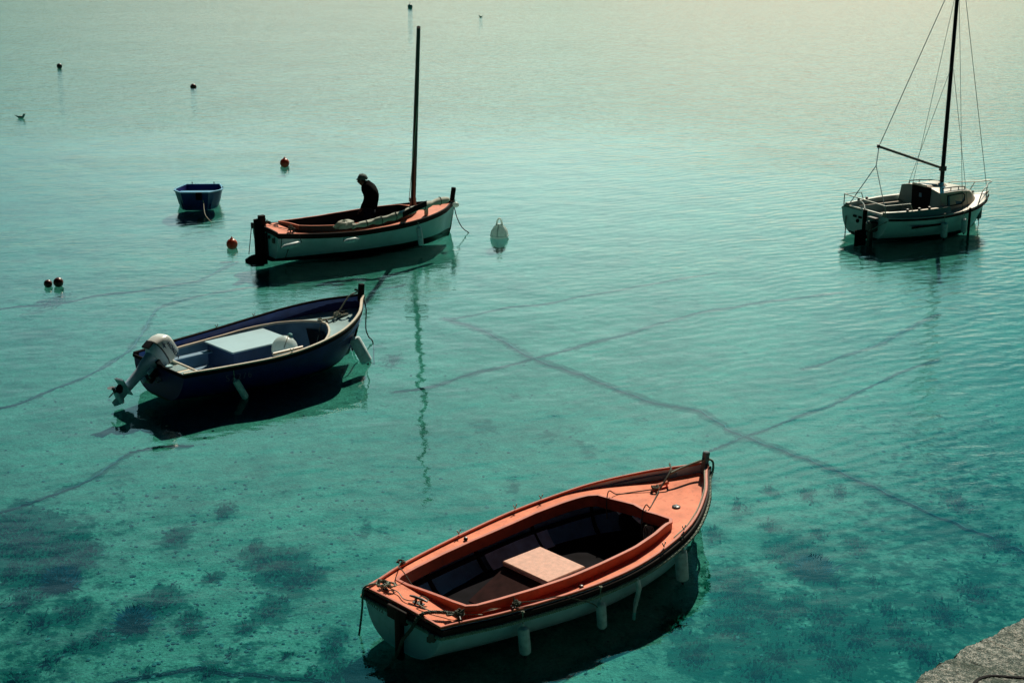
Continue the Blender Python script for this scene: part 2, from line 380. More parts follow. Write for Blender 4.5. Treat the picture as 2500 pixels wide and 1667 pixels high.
def sole(hull, z, inset, x0, x1, name, m, parent):
    """floor following the hull's inner face at height z"""
    mb = MB(); L = hull.L; rows = []
    for i in range(25):
        t = (x0+(x1-x0)*i/24)/L; best = 0.02
        for j in range(40):
            p = hull.pt(t, j/39, 1, inset)
            if p.z >= z: best = p.y
        rows.append([Vector((t*L, best*(k/4-1), z)) for k in range(9)])
    mb.loft(rows, False); return mb.build(name, m, parent)
class Place:
    """a floating object's frame: world position + heading"""
    def __init__(s, x, y, hd): s.o = Vector((x, y, 0)); s.h = R(hd); s.c = math.cos(s.h); s.s = math.sin(s.h)
    def L(s, px, py, z):
        d = gp(px, py, z)-s.o; return Vector((d.x*s.c+d.y*s.s, -d.x*s.s+d.y*s.c, z))
    def W(s, v): v = Vector(v); return Vector((s.o.x+v.x*s.c-v.y*s.s, s.o.y+v.x*s.s+v.y*s.c, v.z))

def cleat(parent, p, rz=0, s=1.0, m=None, name='cleat'):
    mb = MB(); M = Matrix.Translation(p) @ Matrix.Rotation(rz, 4, 'Z')
    T = lambda x, y, z: M @ Vector((x*s, y*s, z*s))
    mb.tube([T(-.10, 0, .045), T(-.05, 0, .05), T(.05, 0, .05), T(.10, 0, .045)], [.008*s, .012*s, .012*s, .008*s], 6)
    for x in (-.03, .03): mb.tube([T(x, 0, -.005), T(x, 0, .05)], .012*s, 6)
    mb.box(T(0, 0, 0), (.11*s, .04*s, .012*s), rz)
    return mb.build(name, m or BLACKM, parent, True)
def knot(mb, c, r, n=3, rr=.008, flat=.5, seed=0, mi=0):
    rd = random.Random(seed); pts = []
    for k in range(n*8):
        a = k/8*2*math.pi; q = r*(.6+.5*rd.random())
        pts.append(Vector(c)+Vector((math.cos(a)*q, math.sin(a)*q, abs(rd.gauss(0, 1))*r*flat)))
    mb.tube(crom(pts, 3), rr, 5, mi)
def fender(place, top, L, r, label, tilt=(0, 0), cap=FENDER, line=None, rotdir=None, m=FENDER, group='fenders hanging from the boats'):
    """cylindrical fender hanging from a lanyard; top = local point of the lanyard's end at the rail"""
    top = Vector(top); root = empty('fender', place.W(top), place.h, label, 'fender', group)
    d = Vector((tilt[0], tilt[1], -1)).normalized() if rotdir is None else Vector(rotdir).normalized()
    line = .12 if line is None else line
    Mq = d.to_track_quat('Z', 'X').to_matrix().to_4x4()
    s0 = Vector((0, 0, -line)) if rotdir is None else Vector((0, 0, -line))
    prof = [(.012, 0), (.018, .03), (r*.6, .04), (r*.92, .06), (r, .09), (r, L-.09), (r*.92, L-.06), (r*.6, L-.04), (.018, L-.03), (.012, L)]
    MB().lathe(prof, s0, 16, Mq).build('fender_body', m, root, True)
    MB().lathe([(r*.5, L-.052), (r*.56, L-.05), (.022, L-.02), (.014, L+.008)], s0, 12, Mq).build('end_cap', FENDARK, root, True)
    mb = MB(); mb.tube(crom([(0, 0, .02), (.004, .006, -line*.5), s0+d*.015]), .006, 6); knot(mb, (0, 0, .01), .018, 2, .006, .5, int(L*100)); mb.build('lanyard', ROPE, root, True)
    return root

# ---------------------------------------------------------------- setting: water, seabed, quay
DEPTH = 0.27
def bedbase(y):
    k = max(0.0, min(1.0, (y-13)/15)); k = k*k*(3-2*k); return -(.20+.07*k)
def gpb(px, py):
    z = -.3
    for _ in range(5): p = gp(px, py, z); z = bedbase(p.y)
    return p
def far_grid(name, xs, ys, zf, m):
    vs = [(x, y, zf(x, y)) for y in ys for x in xs]; nx = len(xs)
    fs = [(j*nx+i, j*nx+i+1, (j+1)*nx+i+1, (j+1)*nx+i) for j in range(len(ys)-1) for i in range(nx-1)]
    me = bpy.data.meshes.new(name); me.from_pydata(vs, [], fs); me.materials.append(m)
    me.polygons.foreach_set('use_smooth', [True]*len(me.polygons))
    o = bpy.data.objects.new(name, me); col.objects.link(o); return o
wm = bpy.data.materials.new('sea_water'); wm.use_nodes = True; n = wm.node_tree.nodes; l = wm.node_tree.links; n.clear()
out = n.new('ShaderNodeOutputMaterial'); mix = n.new('ShaderNodeMixShader'); tr = n.new('ShaderNodeBsdfTransparent'); gs = n.new('ShaderNodeBsdfGlossy')
tr.inputs['Color'].default_value = (0.48, 0.92, 0.94, 1); gs.inputs['Roughness'].default_value = 0.015; gs.inputs['Color'].default_value = (1, 1, 1, 1)
t = n.new('ShaderNodeTexCoord')
def noise(scale, det, vec, rough=.5, mapscale=None, rot=0):
    mp = n.new('ShaderNodeMapping'); mp.inputs['Scale'].default_value = mapscale or (1, 1, 1); mp.inputs['Rotation'].default_value = (0, 0, rot)
    l.new(vec, mp.inputs['Vector'])
    q = n.new('ShaderNodeTexNoise'); q.inputs['Scale'].default_value = scale; q.inputs['Detail'].default_value = det; q.inputs['Roughness'].default_value = rough
    l.new(mp.outputs[0], q.inputs['Vector']); return q.outputs['Fac']
def math_(op, a, b):
    q = n.new('ShaderNodeMath'); q.operation = op
    for i, v in enumerate((a, b)):
        if isinstance(v, (int, float)): q.inputs[i].default_value = v
        else: l.new(v, q.inputs[i])
    return q.outputs[0]
def ramp(v, a, b, c=0.0, d=1.0):
    q = n.new('ShaderNodeMapRange'); q.interpolation_type = 'SMOOTHSTEP'; q.inputs['From Min'].default_value = a; q.inputs['From Max'].default_value = b
    q.inputs['To Min'].default_value = c; q.inputs['To Max'].default_value = d; l.new(v, q.inputs['Value']); return q.outputs[0]
O = t.outputs['Object']
sp = n.new('ShaderNodeSeparateXYZ'); l.new(O, sp.inputs[0])
patch = noise(.06, 3, O, .55, (1, 1.4, 1), .3)                    # cat's-paw patches of ruffled water
ruff = math_('ADD', ramp(sp.outputs['Y'], 44, 62, 0.0, .8), ramp(patch, .48, .66, .04, .55))
ruff = math_('ADD', ruff, math_('MULTIPLY', ramp(sp.outputs['X'], 3, 11, 0, .5), ramp(sp.outputs['Y'], 15, 24, .3, 1)))
ruff = math_('MINIMUM', ruff, 1.0)
long_ = noise(1.0, 2, O, .5, (.85, 1.15, 1), -.35)
farn = noise(2.3, 3, O, .6, (.8, 1.2, 1), .15)
mid_ = noise(4.2, 3, O, .5, (.6, 1.3, 1), -.45)
fine = noise(13, 3, O, .6, (.8, 1.3, 1), .25)
H = math_('ADD', math_('MULTIPLY', long_, .023), math_('MULTIPLY', mid_, math_('ADD', .0018, math_('MULTIPLY', ruff, .018))))
H = math_('ADD', H, math_('MULTIPLY', farn, ramp(sp.outputs['Y'], 42, 60, 0.0, .030)))
H = math_('ADD', H, math_('MULTIPLY', fine, math_('ADD', .0003, math_('MULTIPLY', ruff, .006))))
mpw = n.new('ShaderNodeMapping'); mpw.inputs['Rotation'].default_value = (0, 0, R(62)); l.new(O, mpw.inputs['Vector'])
wv_ = n.new('ShaderNodeTexWave'); wv_.inputs['Scale'].default_value = .9; wv_.inputs['Distortion'].default_value = 9; wv_.inputs['Detail'].default_value = 3; wv_.inputs['Detail Scale'].default_value = .8; l.new(mpw.outputs[0], wv_.inputs['Vector'])
H = math_('ADD', H, math_('MULTIPLY', wv_.outputs['Fac'], math_('MULTIPLY', ramp(sp.outputs['X'], -2, 8, .0006, .0031), ramp(sp.outputs['Y'], 16, 22, .3, 1))))
bp = n.new('ShaderNodeBump'); bp.inputs['Strength'].default_value = 1.0; bp.inputs['Distance'].default_value = 1.0; l.new(H, bp.inputs['Height'])
lw = n.new('ShaderNodeLayerWeight'); lw.inputs['Blend'].default_value = .5; l.new(bp.outputs[0], lw.inputs['Normal']); l.new(bp.outputs[0], gs.inputs['Normal'])
fr = math_('ADD', .02, math_('MULTIPLY', math_('POWER', lw.outputs['Facing'], 5.0), .98))
l.new(fr, mix.inputs[0]); l.new(tr.outputs[0], mix.inputs[1]); l.new(gs.outputs[0], mix.inputs[2]); l.new(mix.outputs[0], out.inputs[0])
big = [-6000, -1500, -400, -120, -60, -30, 0, 30, 60, 120, 400, 1500, 6000]
tag(far_grid('water', big, [-60, 0, 30, 60, 120, 400, 1500, 6000, 12000], lambda x, y: 0.0, wm), kind='structure')

# seabed: real undulation, scour marks, sand colour; weed carpet painted where the weed grows
WEED = [(2250,1330,230,.40),(2100,1500,260,.5),(2350,1150,190,.34),(1900,1620,220,.52),(2420,1450,150,.42),(80,1600,200,.36),(120,1400,190,.36),(600,1620,150,.30),
   # px, py, radius (photo px), density
 (60,1330,80,1),(150,1345,60,1),(20,1290,60,1),(110,1400,60,1),(190,1370,45,.9),(30,1400,40,.8),(60,1470,50,.6),(180,1500,45,.8),(100,1520,40,.6),(215,1345,35,.8),
 (150,1418,38,1.6),(430,1310,30,.8),(690,1385,55,1),(640,1370,35,.9),(720,1420,40,1),(760,1410,30,.9),(395,1470,45,1),(370,1490,35,.9),(465,1515,28,.9),(465,1545,22,.9),
 (660,1490,36,1),(620,1340,22,.7),(520,1410,25,.7),(330,1530,38,1.5),(240,1565,35,1.1),(180,1585,25,.9),(600,1535,25,.7),(820,1560,26,.9),(815,1590,26,.9),(510,1640,30,.9),
 (830,1645,60,.9),(40,1660,45,.8),(120,1620,35,.6),(560,1600,18,.5),(360,1640,25,.5),(700,1600,20,.5),(760,1640,25,.5),(690,1460,16,.5),
 (1960,1355,55,.9),(1910,1350,40,.8),(1985,1395,45,1.3),(1940,1390,30,.7),(2040,1420,35,.7),(2090,1330,30,.7),(1790,1440,60,1.1),(1840,1470,55,.9),(1790,1530,60,1.2),(1880,1500,50,.8),
 (2020,1500,60,.8),(1950,1480,45,.7),(2000,1560,60,.7),(2100,1560,60,.8),(2050,1620,60,.9),(1900,1600,60,.7),(1850,1640,60,.8),(2200,1550,60,.7),(2160,1490,40,.5),(2300,1500,60,.7),
 (2380,1450,50,.7),(2250,1600,50,.7),(2450,1330,50,.5),(2340,1230,45,.6),(1700,1600,60,.9),(1650,1520,50,.6),(2130,1420,25,.5),(1880,1290,25,.5),(1970,1210,30,.5),(2050,1200,25,.5),
 (1720,1180,30,.5),(1800,1240,25,.45),(1880,1200,22,.5),(1740,1310,30,.5),(2000,1305,24,.5),(1170,1300,14,.4),(940,1300,18,.4),(1250,1190,18,.4),(1340,1070,24,.4),(1190,1045,30,.4),
 (1440,1110,22,.35),(1560,1020,22,.35),(1540,1240,20,.35),(960,880,25,.45),(930,850,16,.35),(1255,965,18,.3),(140,735,30,.45),(110,745,40,.35),(1410,1090,20,.3),(1080,1195,14,.3),
 (545,1250,25,.6),(430,1212,12,.4),(890,1300,20,.4),(700,1200,10,.3),(300,1300,14,.4),(2040,815,18,.3),(1700,745,20,.3),(2420,1030,30,.3),(2470,1200,40,.4),(2420,1280,40,.4)]
LINES = [  # mooring chains on the sea bed, photo px
 ('long mooring chain running from mid picture down to the right edge, thick with weed', [(1085,778),(1180,810),(1300,876),(1410,914),(1510,955),(1600,988),(1700,1003),(1790,1055),(1900,1100),(2020,1145),(2150,1200),(2300,1268),(2420,1315),(2540,1370)], 1.5),
 ('mooring chain crossing the long chain near the middle, running up towards the sloop', [(960,960),(1040,950),(1180,905),(1310,875),(1440,840),(1560,805),(1640,780),(1750,757),(1880,737),(2060,715)], .9),
 ('mooring chain from the orange boat bow up towards the right under the sloop reflection', [(1735,1098),(1790,1078),(1840,1060),(1960,1015),(2080,965),(2180,920),(2290,880)], .6),
 ('short curving weedy chain below the sloop at the right', [(1960,900),(2060,872),(2150,840),(2220,800),(2290,768)], .8),
 ('faint thin mooring line right of the two-masted reflection, highest of the crossing lines', [(1090,782),(1200,760),(1330,742),(1440,722),(1570,700),(1750,665)], .5),
 ('weedy chain crossing the left edge above the pale blue-decked boat', [(-60,760),(60,750),(140,742),(250,722),(390,703),(480,690),(530,665),(580,640)], .8),
 ('thin looping mooring line behind the outboard motor at the left', [(-60,1012),(60,980),(150,945),(240,905),(310,862),(350,810),(385,752),(440,735),(520,718),(620,702)], .6),
 ('mooring chain leaving the left edge below the outboard motor', [(-60,1270),(40,1240),(130,1210),(220,1170),(280,1130),(320,1105),(400,1092),(470,1088)], .7),
 ('rusty link chain along the bottom edge left of the orange boat', [(250,1680),(330,1660),(420,1645),(488,1634),(560,1645),(650,1652),(760,1660),(860,1668),(960,1672)], .9)]
def bedz(x, y):
    return bedbase(y)+.015*math.sin(x*1.3+1)*math.sin(y*.9)+.010*math.sin(x*3.1+y*2.3)+.008*math.sin(x*7.7-y*5.9+1.3)
xs = [-6000, -600, -120, -60] + list(np.linspace(-30, -15, 40))+list(np.linspace(-14.9, 14.9, 331))+list(np.linspace(15, 30, 40)) + [60, 120, 600, 6000]
ys = [-60, 0, 6] + list(np.linspace(9, 42, 380))+list(np.linspace(42.3, 60, 60)) + [75, 100, 150, 300, 1000, 12000]
sm = bpy.data.materials.new('seabed_sand'); sm.use_nodes = True
bed = far_grid('seabed', xs, ys, lambda x, y: bedz(x, y) if y < 62 else -DEPTH, sm); tag(bed, kind='structure')
co = np.empty(len(bed.data.vertices)*3); bed.data.vertices.foreach_get('co', co); co = co.reshape(-1, 3)
wv = np.zeros(len(co))
blobs = []
for px, py, r, dn in WEED:
    c = gpb(px, py); r1 = (gpb(px+r, py)-c).length; r2 = (gpb(px, py+r*.8)-c).length
    blobs.append((c, r1, r2, dn))
    d = ((co[:, 0]-c.x)/r1)**2+((co[:, 1]-c.y)/r2)**2
    wv = np.maximum(wv, np.exp(-d*.62)*min(1.15, dn*1.12))
for lab, pl, wd in LINES:
    P = [gpb(a, b) for a, b in pl]
    for a, b in zip(P, P[1:]):
        ab = np.array([b.x-a.x, b.y-a.y]); q = co[:, :2]-np.array([a.x, a.y]); tt = np.clip((q@ab)/(ab@ab), 0, 1)
        d = np.linalg.norm(q-tt[:, None]*ab, axis=1); wv = np.maximum(wv, np.exp(-(d/(.068*wd+.032))**2)*(.80+.25*np.sin(q[:,0]*5.1+q[:,1]*3.7))*wd**.5)
at = bed.data.attributes.new('weed_growth', 'FLOAT', 'POINT'); at.data.foreach_set('value', wv)
n = sm.node_tree.nodes; l = sm.node_tree.links; b = n['Principled BSDF']; b.inputs['Roughness'].default_value = .95; b.inputs['Specular IOR Level'].default_value = 0
t = n.new('ShaderNodeTexCoord'); O = t.outputs['Object']
aw = n.new('ShaderNodeAttribute'); aw.attribute_name = 'weed_growth'
n_a = noise(.5, 5, O, .6); n_b = noise(3.2, 6, O, .65); n_c = noise(26, 4, O, .7); n_d = noise(90, 2, O, .6); n_e = noise(2.4, 6, O, .7, None, .7); n_f = noise(7, 5, O, .7, None, 1.2)
cr = n.new('ShaderNodeValToRGB'); l.new(math_('ADD', math_('MULTIPLY', n_b, .5), math_('MULTIPLY', n_a, .5)), cr.inputs[0])
cr.color_ramp.elements[0].position = .37; cr.color_ramp.elements[0].color = (.078, .138, .104, 1)
cr.color_ramp.elements[1].position = .62; cr.color_ramp.elements[1].color = (.160, .285, .218, 1)
gr = ramp(math_('ADD', math_('MULTIPLY', n_c, .6), math_('MULTIPLY', n_d, .4)), .33, .68, .60, 1.45)
sc = n.new('ShaderNodeVectorMath'); sc.operation = 'SCALE'; l.new(cr.outputs[0], sc.inputs[0]); l.new(gr, sc.inputs['Scale'])
def mixc(f, a, bcol):
    q = n.new('ShaderNodeMix'); q.data_type = 'RGBA'; l.new(f, q.inputs['Factor']); l.new(a, q.inputs['A']); q.inputs['B'].default_value = (*bcol, 1); return q.outputs['Result']
# scattered dark debris and worm casts
deb = ramp(n_f, .53, .66, 0, .8); deb = math_('MULTIPLY', deb, ramp(n_e, .44, .60, .1, 1))
c1 = mixc(deb, sc.outputs[0], (.045, .105, .085))
wf = math_('ADD', aw.outputs['Fac'], math_('MULTIPLY', math_('SUBTRACT', n_f, .5), 1.5)); wf = math_('ADD', wf, math_('MULTIPLY', math_('SUBTRACT', n_e, .5), .9))
c2 = mixc(ramp(wf, .20, .52, 0, .95), c1, (.004, .070, .048))
vo = n.new('ShaderNodeTexVoronoi'); vo.inputs['Scale'].default_value = 11; l.new(O, vo.inputs['Vector'])
shell_ = ramp(vo.outputs['Distance'], .03, .07, .7, 0); shell_ = math_('MULTIPLY', shell_, ramp(n_b, .5, .6, 0, 1))
c3 = mixc(shell_, c2, (.7, .75, .6))
l.new(c3, b.inputs['Base Color'])
bp = n.new('ShaderNodeBump'); bp.inputs['Strength'].default_value = .8; bp.inputs['Distance'].default_value = .05
l.new(math_('ADD', n_f, math_('MULTIPLY', n_c, .3)), bp.inputs['Height']); l.new(bp.outputs[0], b.inputs['Normal'])

# weed fronds (stuff)
def fronds(specs, name, m, hscale=1.0):
    mb = MB(); V = []; F_ = []
    for (c, r1, r2, dn) in specs:
        k = int(min(900, 1900*r1*r2*dn))
        for _ in range(k):
            a = random.random()*6.283; q = abs(random.gauss(0, .55)); x = c.x+math.cos(a)*r1*q; y = c.y+math.sin(a)*r2*q
            h = (.03+.09*random.random())*hscale*(1-.5*min(1, q)); w = .006+.012*random.random(); a2 = random.random()*6.283
            dx, dy = math.cos(a2), math.sin(a2); lx, ly = random.gauss(0, .5)*h, random.gauss(0, .5)*h; z = bedz(x, y)-.01; o = len(V)
            V += [(x-dx*w, y-dy*w, z), (x+dx*w, y+dy*w, z), (x+dx*w*1.3+lx*.4, y+dy*w*1.3+ly*.4, z+h*.6), (x-dx*w*1.3+lx*.4, y-dy*w*1.3+ly*.4, z+h*.6), (x+lx, y+ly, z+h)]
            F_ += [(o, o+1, o+2, o+3), (o+3, o+2, o+4)]
    me = bpy.data.meshes.new(name); me.from_pydata(V, [], F_); me.materials.append(m); o = bpy.data.objects.new(name, me); col.objects.link(o)
    return tag(o, kind='stuff')
light = [bb for bb in blobs[8:] if bb[3] < 1.3 and bb[3] > .42]
o = fronds(light, 'seaweed', WEEDL); tag(o, 'patches of green seaweed growing over the sandy sea bed', 'seaweed')
# two tall dark bushes of weed, each a thing
for (px, py, r, lab) in ((150, 1420, 40, 'dense dark seaweed bush ending the big weed patch by the left edge'), (332, 1522, 34, 'spiky dark bush of seaweed with twigs, on the sand at lower left'), (1985, 1395, 40, 'dark bush of seaweed on the bed right of the orange boat')):
    c = gpb(px, py); rr = (gpb(px+r, py)-c).length; V = []; F_ = []
    for _ in range(900):
        a = random.random()*6.283; q = abs(random.gauss(0, .38))*rr; x = math.cos(a)*q; y = math.sin(a)*q
        h = .06+.15*random.random()*(1.3-q/rr); w = .008+.012*random.random(); lx, ly = x*.8+random.gauss(0, .05), y*.8+random.gauss(0, .05); o_ = len(V); a2 = random.random()*6.283; dx, dy = math.cos(a2), math.sin(a2)
        V += [(x-dx*w, y-dy*w, -.02), (x+dx*w, y+dy*w, -.02), (x+dx*w+lx*.5, y+dy*w+ly*.5, h*.6), (x-dx*w+lx*.5, y-dy*w+ly*.5, h*.6), (x+lx, y+ly, h)]
        F_ += [(o_, o_+1, o_+2, o_+3), (o_+3, o_+2, o_+4)]
    me = bpy.data.meshes.new('seaweed_bush'); me.from_pydata(V, [], F_); me.materials.append(WEEDB)
    o = bpy.data.objects.new('seaweed_bush', me); col.objects.link(o); o.location = (c.x, c.y, bedz(c.x, c.y)); tag(o, lab, 'seaweed')
# stones and debris (stuff)
mb_v = []; mb_f = []
ico = [(0, 0, 1), (.89, 0, .45), (.28, .85, .45), (-.72, .53, .45), (-.72, -.53, .45), (.28, -.85, .45), (0, 0, -.6)]
icf = [(0, 1, 2), (0, 2, 3), (0, 3, 4), (0, 4, 5), (0, 5, 1), (6, 2, 1), (6, 3, 2), (6, 4, 3), (6, 5, 4), (6, 1, 5)]
for _ in range(3800):
    px = random.random()*2600-50; py = 880+800*random.random()**.7
    if random.random() < .35: px = 250+650*random.random(); py = 1180+480*random.random()
    c = gpb(px, py); s = .008+.03*random.random()**4; s2 = s*(.5+random.random()); a = random.random()*6.283; o_ = len(mb_v)
    for v in ico:
        x, y = v[0]*s, v[1]*s2; mb_v.append((c.x+x*math.cos(a)-y*math.sin(a), c.y+x*math.sin(a)+y*math.cos(a), bedz(c.x, c.y)+v[2]*s*.6))
    mb_f += [tuple(i+o_ for i in f) for f in icf]
me = bpy.data.meshes.new('seabed_pebbles'); me.from_pydata(mb_v, [], mb_f); me.materials.append(STONE); o = bpy.data.objects.new('seabed_pebbles', me); col.objects.link(o); tag(o, 'small stones and debris strewn over the sandy sea bed', 'pebbles', kind='stuff')
# chains
for i, (lab, pl, wd) in enumerate(LINES):
    P = crom([gpb(a, b_) for a, b_ in pl], 8); P = [Vector((p.x+random.gauss(0, .012), p.y+random.gauss(0, .012), bedz(p.x, p.y)+.012)) for p in P]
    mb = MB()
    if i == 8:
        Q = crom(P, 6); acc = 0; k = 0; last = Q[0]
        for a, b_ in zip(Q, Q[1:]):
            acc += (b_-a).length
            if acc > .045:
                acc = 0; d = (b_-last).normalized(); nrm = Vector((-d.y, d.x, 0)) if k % 2 else Vector((0, 0, 1)); k += 1
                lk = [b_+d*math.cos(2*math.pi*j/8)*.035+nrm*math.sin(2*math.pi*j/8)*.018 for j in range(8)]
                mb.tube(lk, .007, 4, closed=True); last = b_
        mb.tube(Q, .006, 4)
    else:
        mb.tube(P, [(.011+.012*random.random())*(.6+.4*wd) for _ in P], 5)
    tag(mb.build('mooring_chain', CHAINM, None, True), lab, 'mooring chain', 'mooring chains on the sea bed')

# quay
qm = bpy.data.materials.new('rough_concrete'); qm.use_nodes = True; n = qm.node_tree.nodes; l = qm.node_tree.links; b = n['Principled BSDF']; b.inputs['Roughness'].default_value = .9
t = n.new('ShaderNodeTexCoord'); O = t.outputs['Object']
qa = noise(17, 6, O, .8); qb = noise(1.3, 4, O, .6); qc = noise(70, 3, O, .7)
cr = n.new('ShaderNodeValToRGB'); l.new(math_('ADD', math_('MULTIPLY', qa, .55), math_('MULTIPLY', qc, .45)), cr.inputs[0])
cr.color_ramp.elements[0].position = .40; cr.color_ramp.elements[0].color = (.010, .03, .03, 1); cr.color_ramp.elements[1].position = .57; cr.color_ramp.elements[1].color = (.66, .66, .60, 1)
e = cr.color_ramp.elements.new(.5); e.color = (.17, .23, .20, 1)
c1 = mixc(ramp(qb, .46, .66, 0, .8), cr.outputs[0], (.035, .075, .05)); c1 = mixc(ramp(noise(5, 5, O, .8), .54, .62, 0, .6), c1, (.02, .04, .035)); l.new(c1, b.inputs['Base Color'])
bp = n.new('ShaderNodeBump'); bp.inputs['Strength'].default_value = 1; bp.inputs['Distance'].default_value = .03; l.new(math_('ADD', qa, qc), bp.inputs['Height']); l.new(bp.outputs[0], b.inputs['Normal'])
QZ = 1.6
qe = crom([gp(x, y, QZ) for x, y in ((2030, 1785), (2120, 1724), (2210, 1670), (2285, 1620), (2360, 1575), (2430, 1540), (2510, 1496), (2650, 1424), (2850, 1320), (3200, 1140))], 6)
rd = random.Random(3); qe = crom(qe, 5); edge = [p+Vector((rd.gauss(0, .008)+.016*math.sin(i*.31), rd.gauss(0, .008)+.016*math.sin(i*.17), 0)) for i, p in enumerate(qe)]
mb = MB(); inw = Vector((6, -7, 0)).normalized()
rows = [[p+Vector((-.10, .12, -QZ-DEPTH-.3)) for p in edge], [p+Vector((0, 0, -.05)) for p in edge], [p+inw*.03 for p in edge]]
for k in (.10, .3, .7, 1.4, 3, 8): rows.append([p+inw*k+Vector((rd.gauss(0, .004), rd.gauss(0, .004), rd.gauss(0, .003))) for p in qe])
mb.loft(rows, False); quay = mb.build('quay', qm, None, True, angle=60); tag(quay, 'rough grey concrete quay edge with crusted speckled surface at bottom right', 'quay')
mb = MB(); pts = crom([gp(x, y, QZ+.006) for x, y in ((2378, 1668), (2392, 1655), (2420, 1648), (2460, 1650), (2500, 1653), (2560, 1656))], 6)
mb.sweep(pts, .03, .006); mb.build('crack', BLACKR, quay)

#@@BOATS
# ================================================================ orange boat
PO = Place(-1.24, 15.51, 42.7)
HO = Hull(5.3, [.69, .87, 1.0, 1.09, 1.12, 1.05, .88, .52, .02], (.51, .50, .87), keel=-.17, rake=.30, e=.62, g=1.15, srake=-.06)
ob = empty('orange_boat', PO.o, PO.h, 'open orange-decked motor boat with pale hull, nearest and largest, at bottom centre', 'boat')
HO.shell('hull', HULLW, ob, transom=True)
c_o = interp([(.42, .60), (.5, .66), (.8, .72), (1.3, .80), (1.8, .85), (2.3, .865), (2.9, .87), (3.3, .82), (3.6, .75), (3.76, .70), (3.82, .62)])
bul = lambda x: -.012-.10*max(0, min(1, (x-3.5)/1.1))**1.2
mb, zzO = deck_strip(HO, c_o, .42, 3.82, offg=.025, dz=-.012, camber=.02, xs1=5.15, fore_dz=bul)
mb.build('deck', ORANGE, ob, True, angle=40)
# coaming
pth = loop_path(c_o, .42, 3.82, zzO, .035, 34, .015)
def lowc(p): return p+Vector((0, 0, -.115*max(0, min(1, (p.y+.62)/1.1))-(.05*max(0, min(1, (p.x-3.6)/.2)) if p.y < 0 else 0)))
pth = [lowc(p) for p in pth]
mb = MB(); mb.sweep(pth, .035, .15, closed=True); mb.sweep([p+Vector((0, 0, .078)) for p in pth], .048, .02, closed=True); mb.build('coaming', ORANGE2, ob, True, angle=40)
# rail / rub strake
mb = MB(); per = HO.edge(1, .01, .012, 0, .985)[::-1]+[Vector((0, HO.hb(0)*(1-2*k/8), HO.sh(0)+.012+.02*(1-(1-2*k/8)**2))) for k in range(1, 8)]+HO.edge(-1, .01, .012, 0, .985)
mb.sweep(per, .036, .030); mb.build('gunwale_rail', ORANGE2, ob, True, angle=40)
mb = MB(); per2 = [p+Vector((0, (.012 if p.y > 0 else -.012), -.065)) for p in HO.edge(1, -.012, 0, 0, .99)[::-1]]+[Vector((-.015, HO.hb(0)*(1-2*k/8), HO.sh(0)-.055)) for k in range(1, 8)]+[p+Vector((0, -.012, -.065)) for p in HO.edge(-1, -.012, 0, 0, .99)]
mb.sweep(per2, .035, .10); mb.build('rub_strake', DARKWOOD, ob, True, angle=40)
mb = MB(); strands(mb, [p+Vector((0, (.03 if p.y > 0 else -.03) if p.x > .02 else 0, -.035)) + Vector((-.03 if p.x < .02 else 0, 0, 0)) for p in per2], .026, .085)
mb.build('rope_fendering', ROPEG, ob, True)
# bow post
mb = MB(); mb.box((5.22, 0, .87), (.085, .07, .34), ry=.12, bev=.012); mb.build('stem_head', GREYW, ob, True)
mb = MB(); mb.tube([(5.30, 0, .80), (5.25, 0, .5), (5.18, 0, .25), (5.08, 0, -.1)], .035, 8); mb.build('stem_band', DARKWOOD, ob, True)
# inner lining, floor, ribs, stringer
HO.shell('lining', LINING, ob, inset=.06, transom=True, dz=-.05, a1=1.0, t0=.03, t1=.93)
sole(HO, .06, .06, .2, 4.8, 'floor_boards', mat('shaded_floor', (.007, .007, .010), 1.0, .4, 6, spec=.1), ob)  # floor colour near black, with the shade of the deck in it
for x in (1.05, 1.95, 2.95, 3.9):
    for sgn in (1, -1):
        mb = MB(); mb.sweep([HO.pt(x/5.3, a, sgn, .075, -.05)+Vector((0, 0, 0)) for a in (.05, .15, .25, .35, .45, .55, .65)], .035, .10); mb.build('frame_rib', DARKWOOD, ob)
for sgn in (1, -1): mb = MB(); mb.sweep([HO.pt(t, .32, sgn, .085, -.05) for t in [.06+.8*k/20 for k in range(21)]], .03, .06); mb.build('stringer', DARKWOOD, ob)
mb = MB(); g_ = [[HO.pt(x/5.3, a, 1, .10, -.05) for a in (.34, .42, .50, .58)] for x in (2.05, 2.3, 2.6, 2.9, 3.15)]; mb.loft(g_, False); mb.build('lit_lining_strip', mat('lit_lining_tone', (.50, .66, .85), .6, .25, 7, spec=.2), ob, True)  # pale sheet over the lining, coloured for the light on it
# black board across the bow; its colour stands for shade under the foredeck
mb = MB(); mb.box((4.15, 0, .30), (.03, 1.1, .50)); mb.build('foredeck_shade_board', BLACKM, ob)
# engine casing
mb = MB(); mb.loft([[Vector((1.25, y, .07)) for y in (-.42, .30)]+[Vector((2.42, y, .07)) for y in (.30, -.42)], [Vector((1.80, y, .35)) for y in (-.46, .26)]+[Vector((2.40, y, .35)) for y in (.26, -.46)]], True, True, True)
eb = mb.build('engine_casing', BROWN, ob)
mb = MB(); mb.box((2.12, -.10, .385), (.64, .80, .065), bev=.012); lid = mb.build('lid', LID, eb, True, angle=30)
mb = MB(); mb.box((1.82, -.13, .30), (.03, .72, .10)); mb.build('trim_board', BROWN, eb)
# aft thwart / stern locker inside
mb = MB(); mb.box((.62, 0, .25), (.30, 1.1, .04)); mb.box((.76, .1, .155), (.04, .8, .16)); mb.build('stern_bench', LINING, ob)
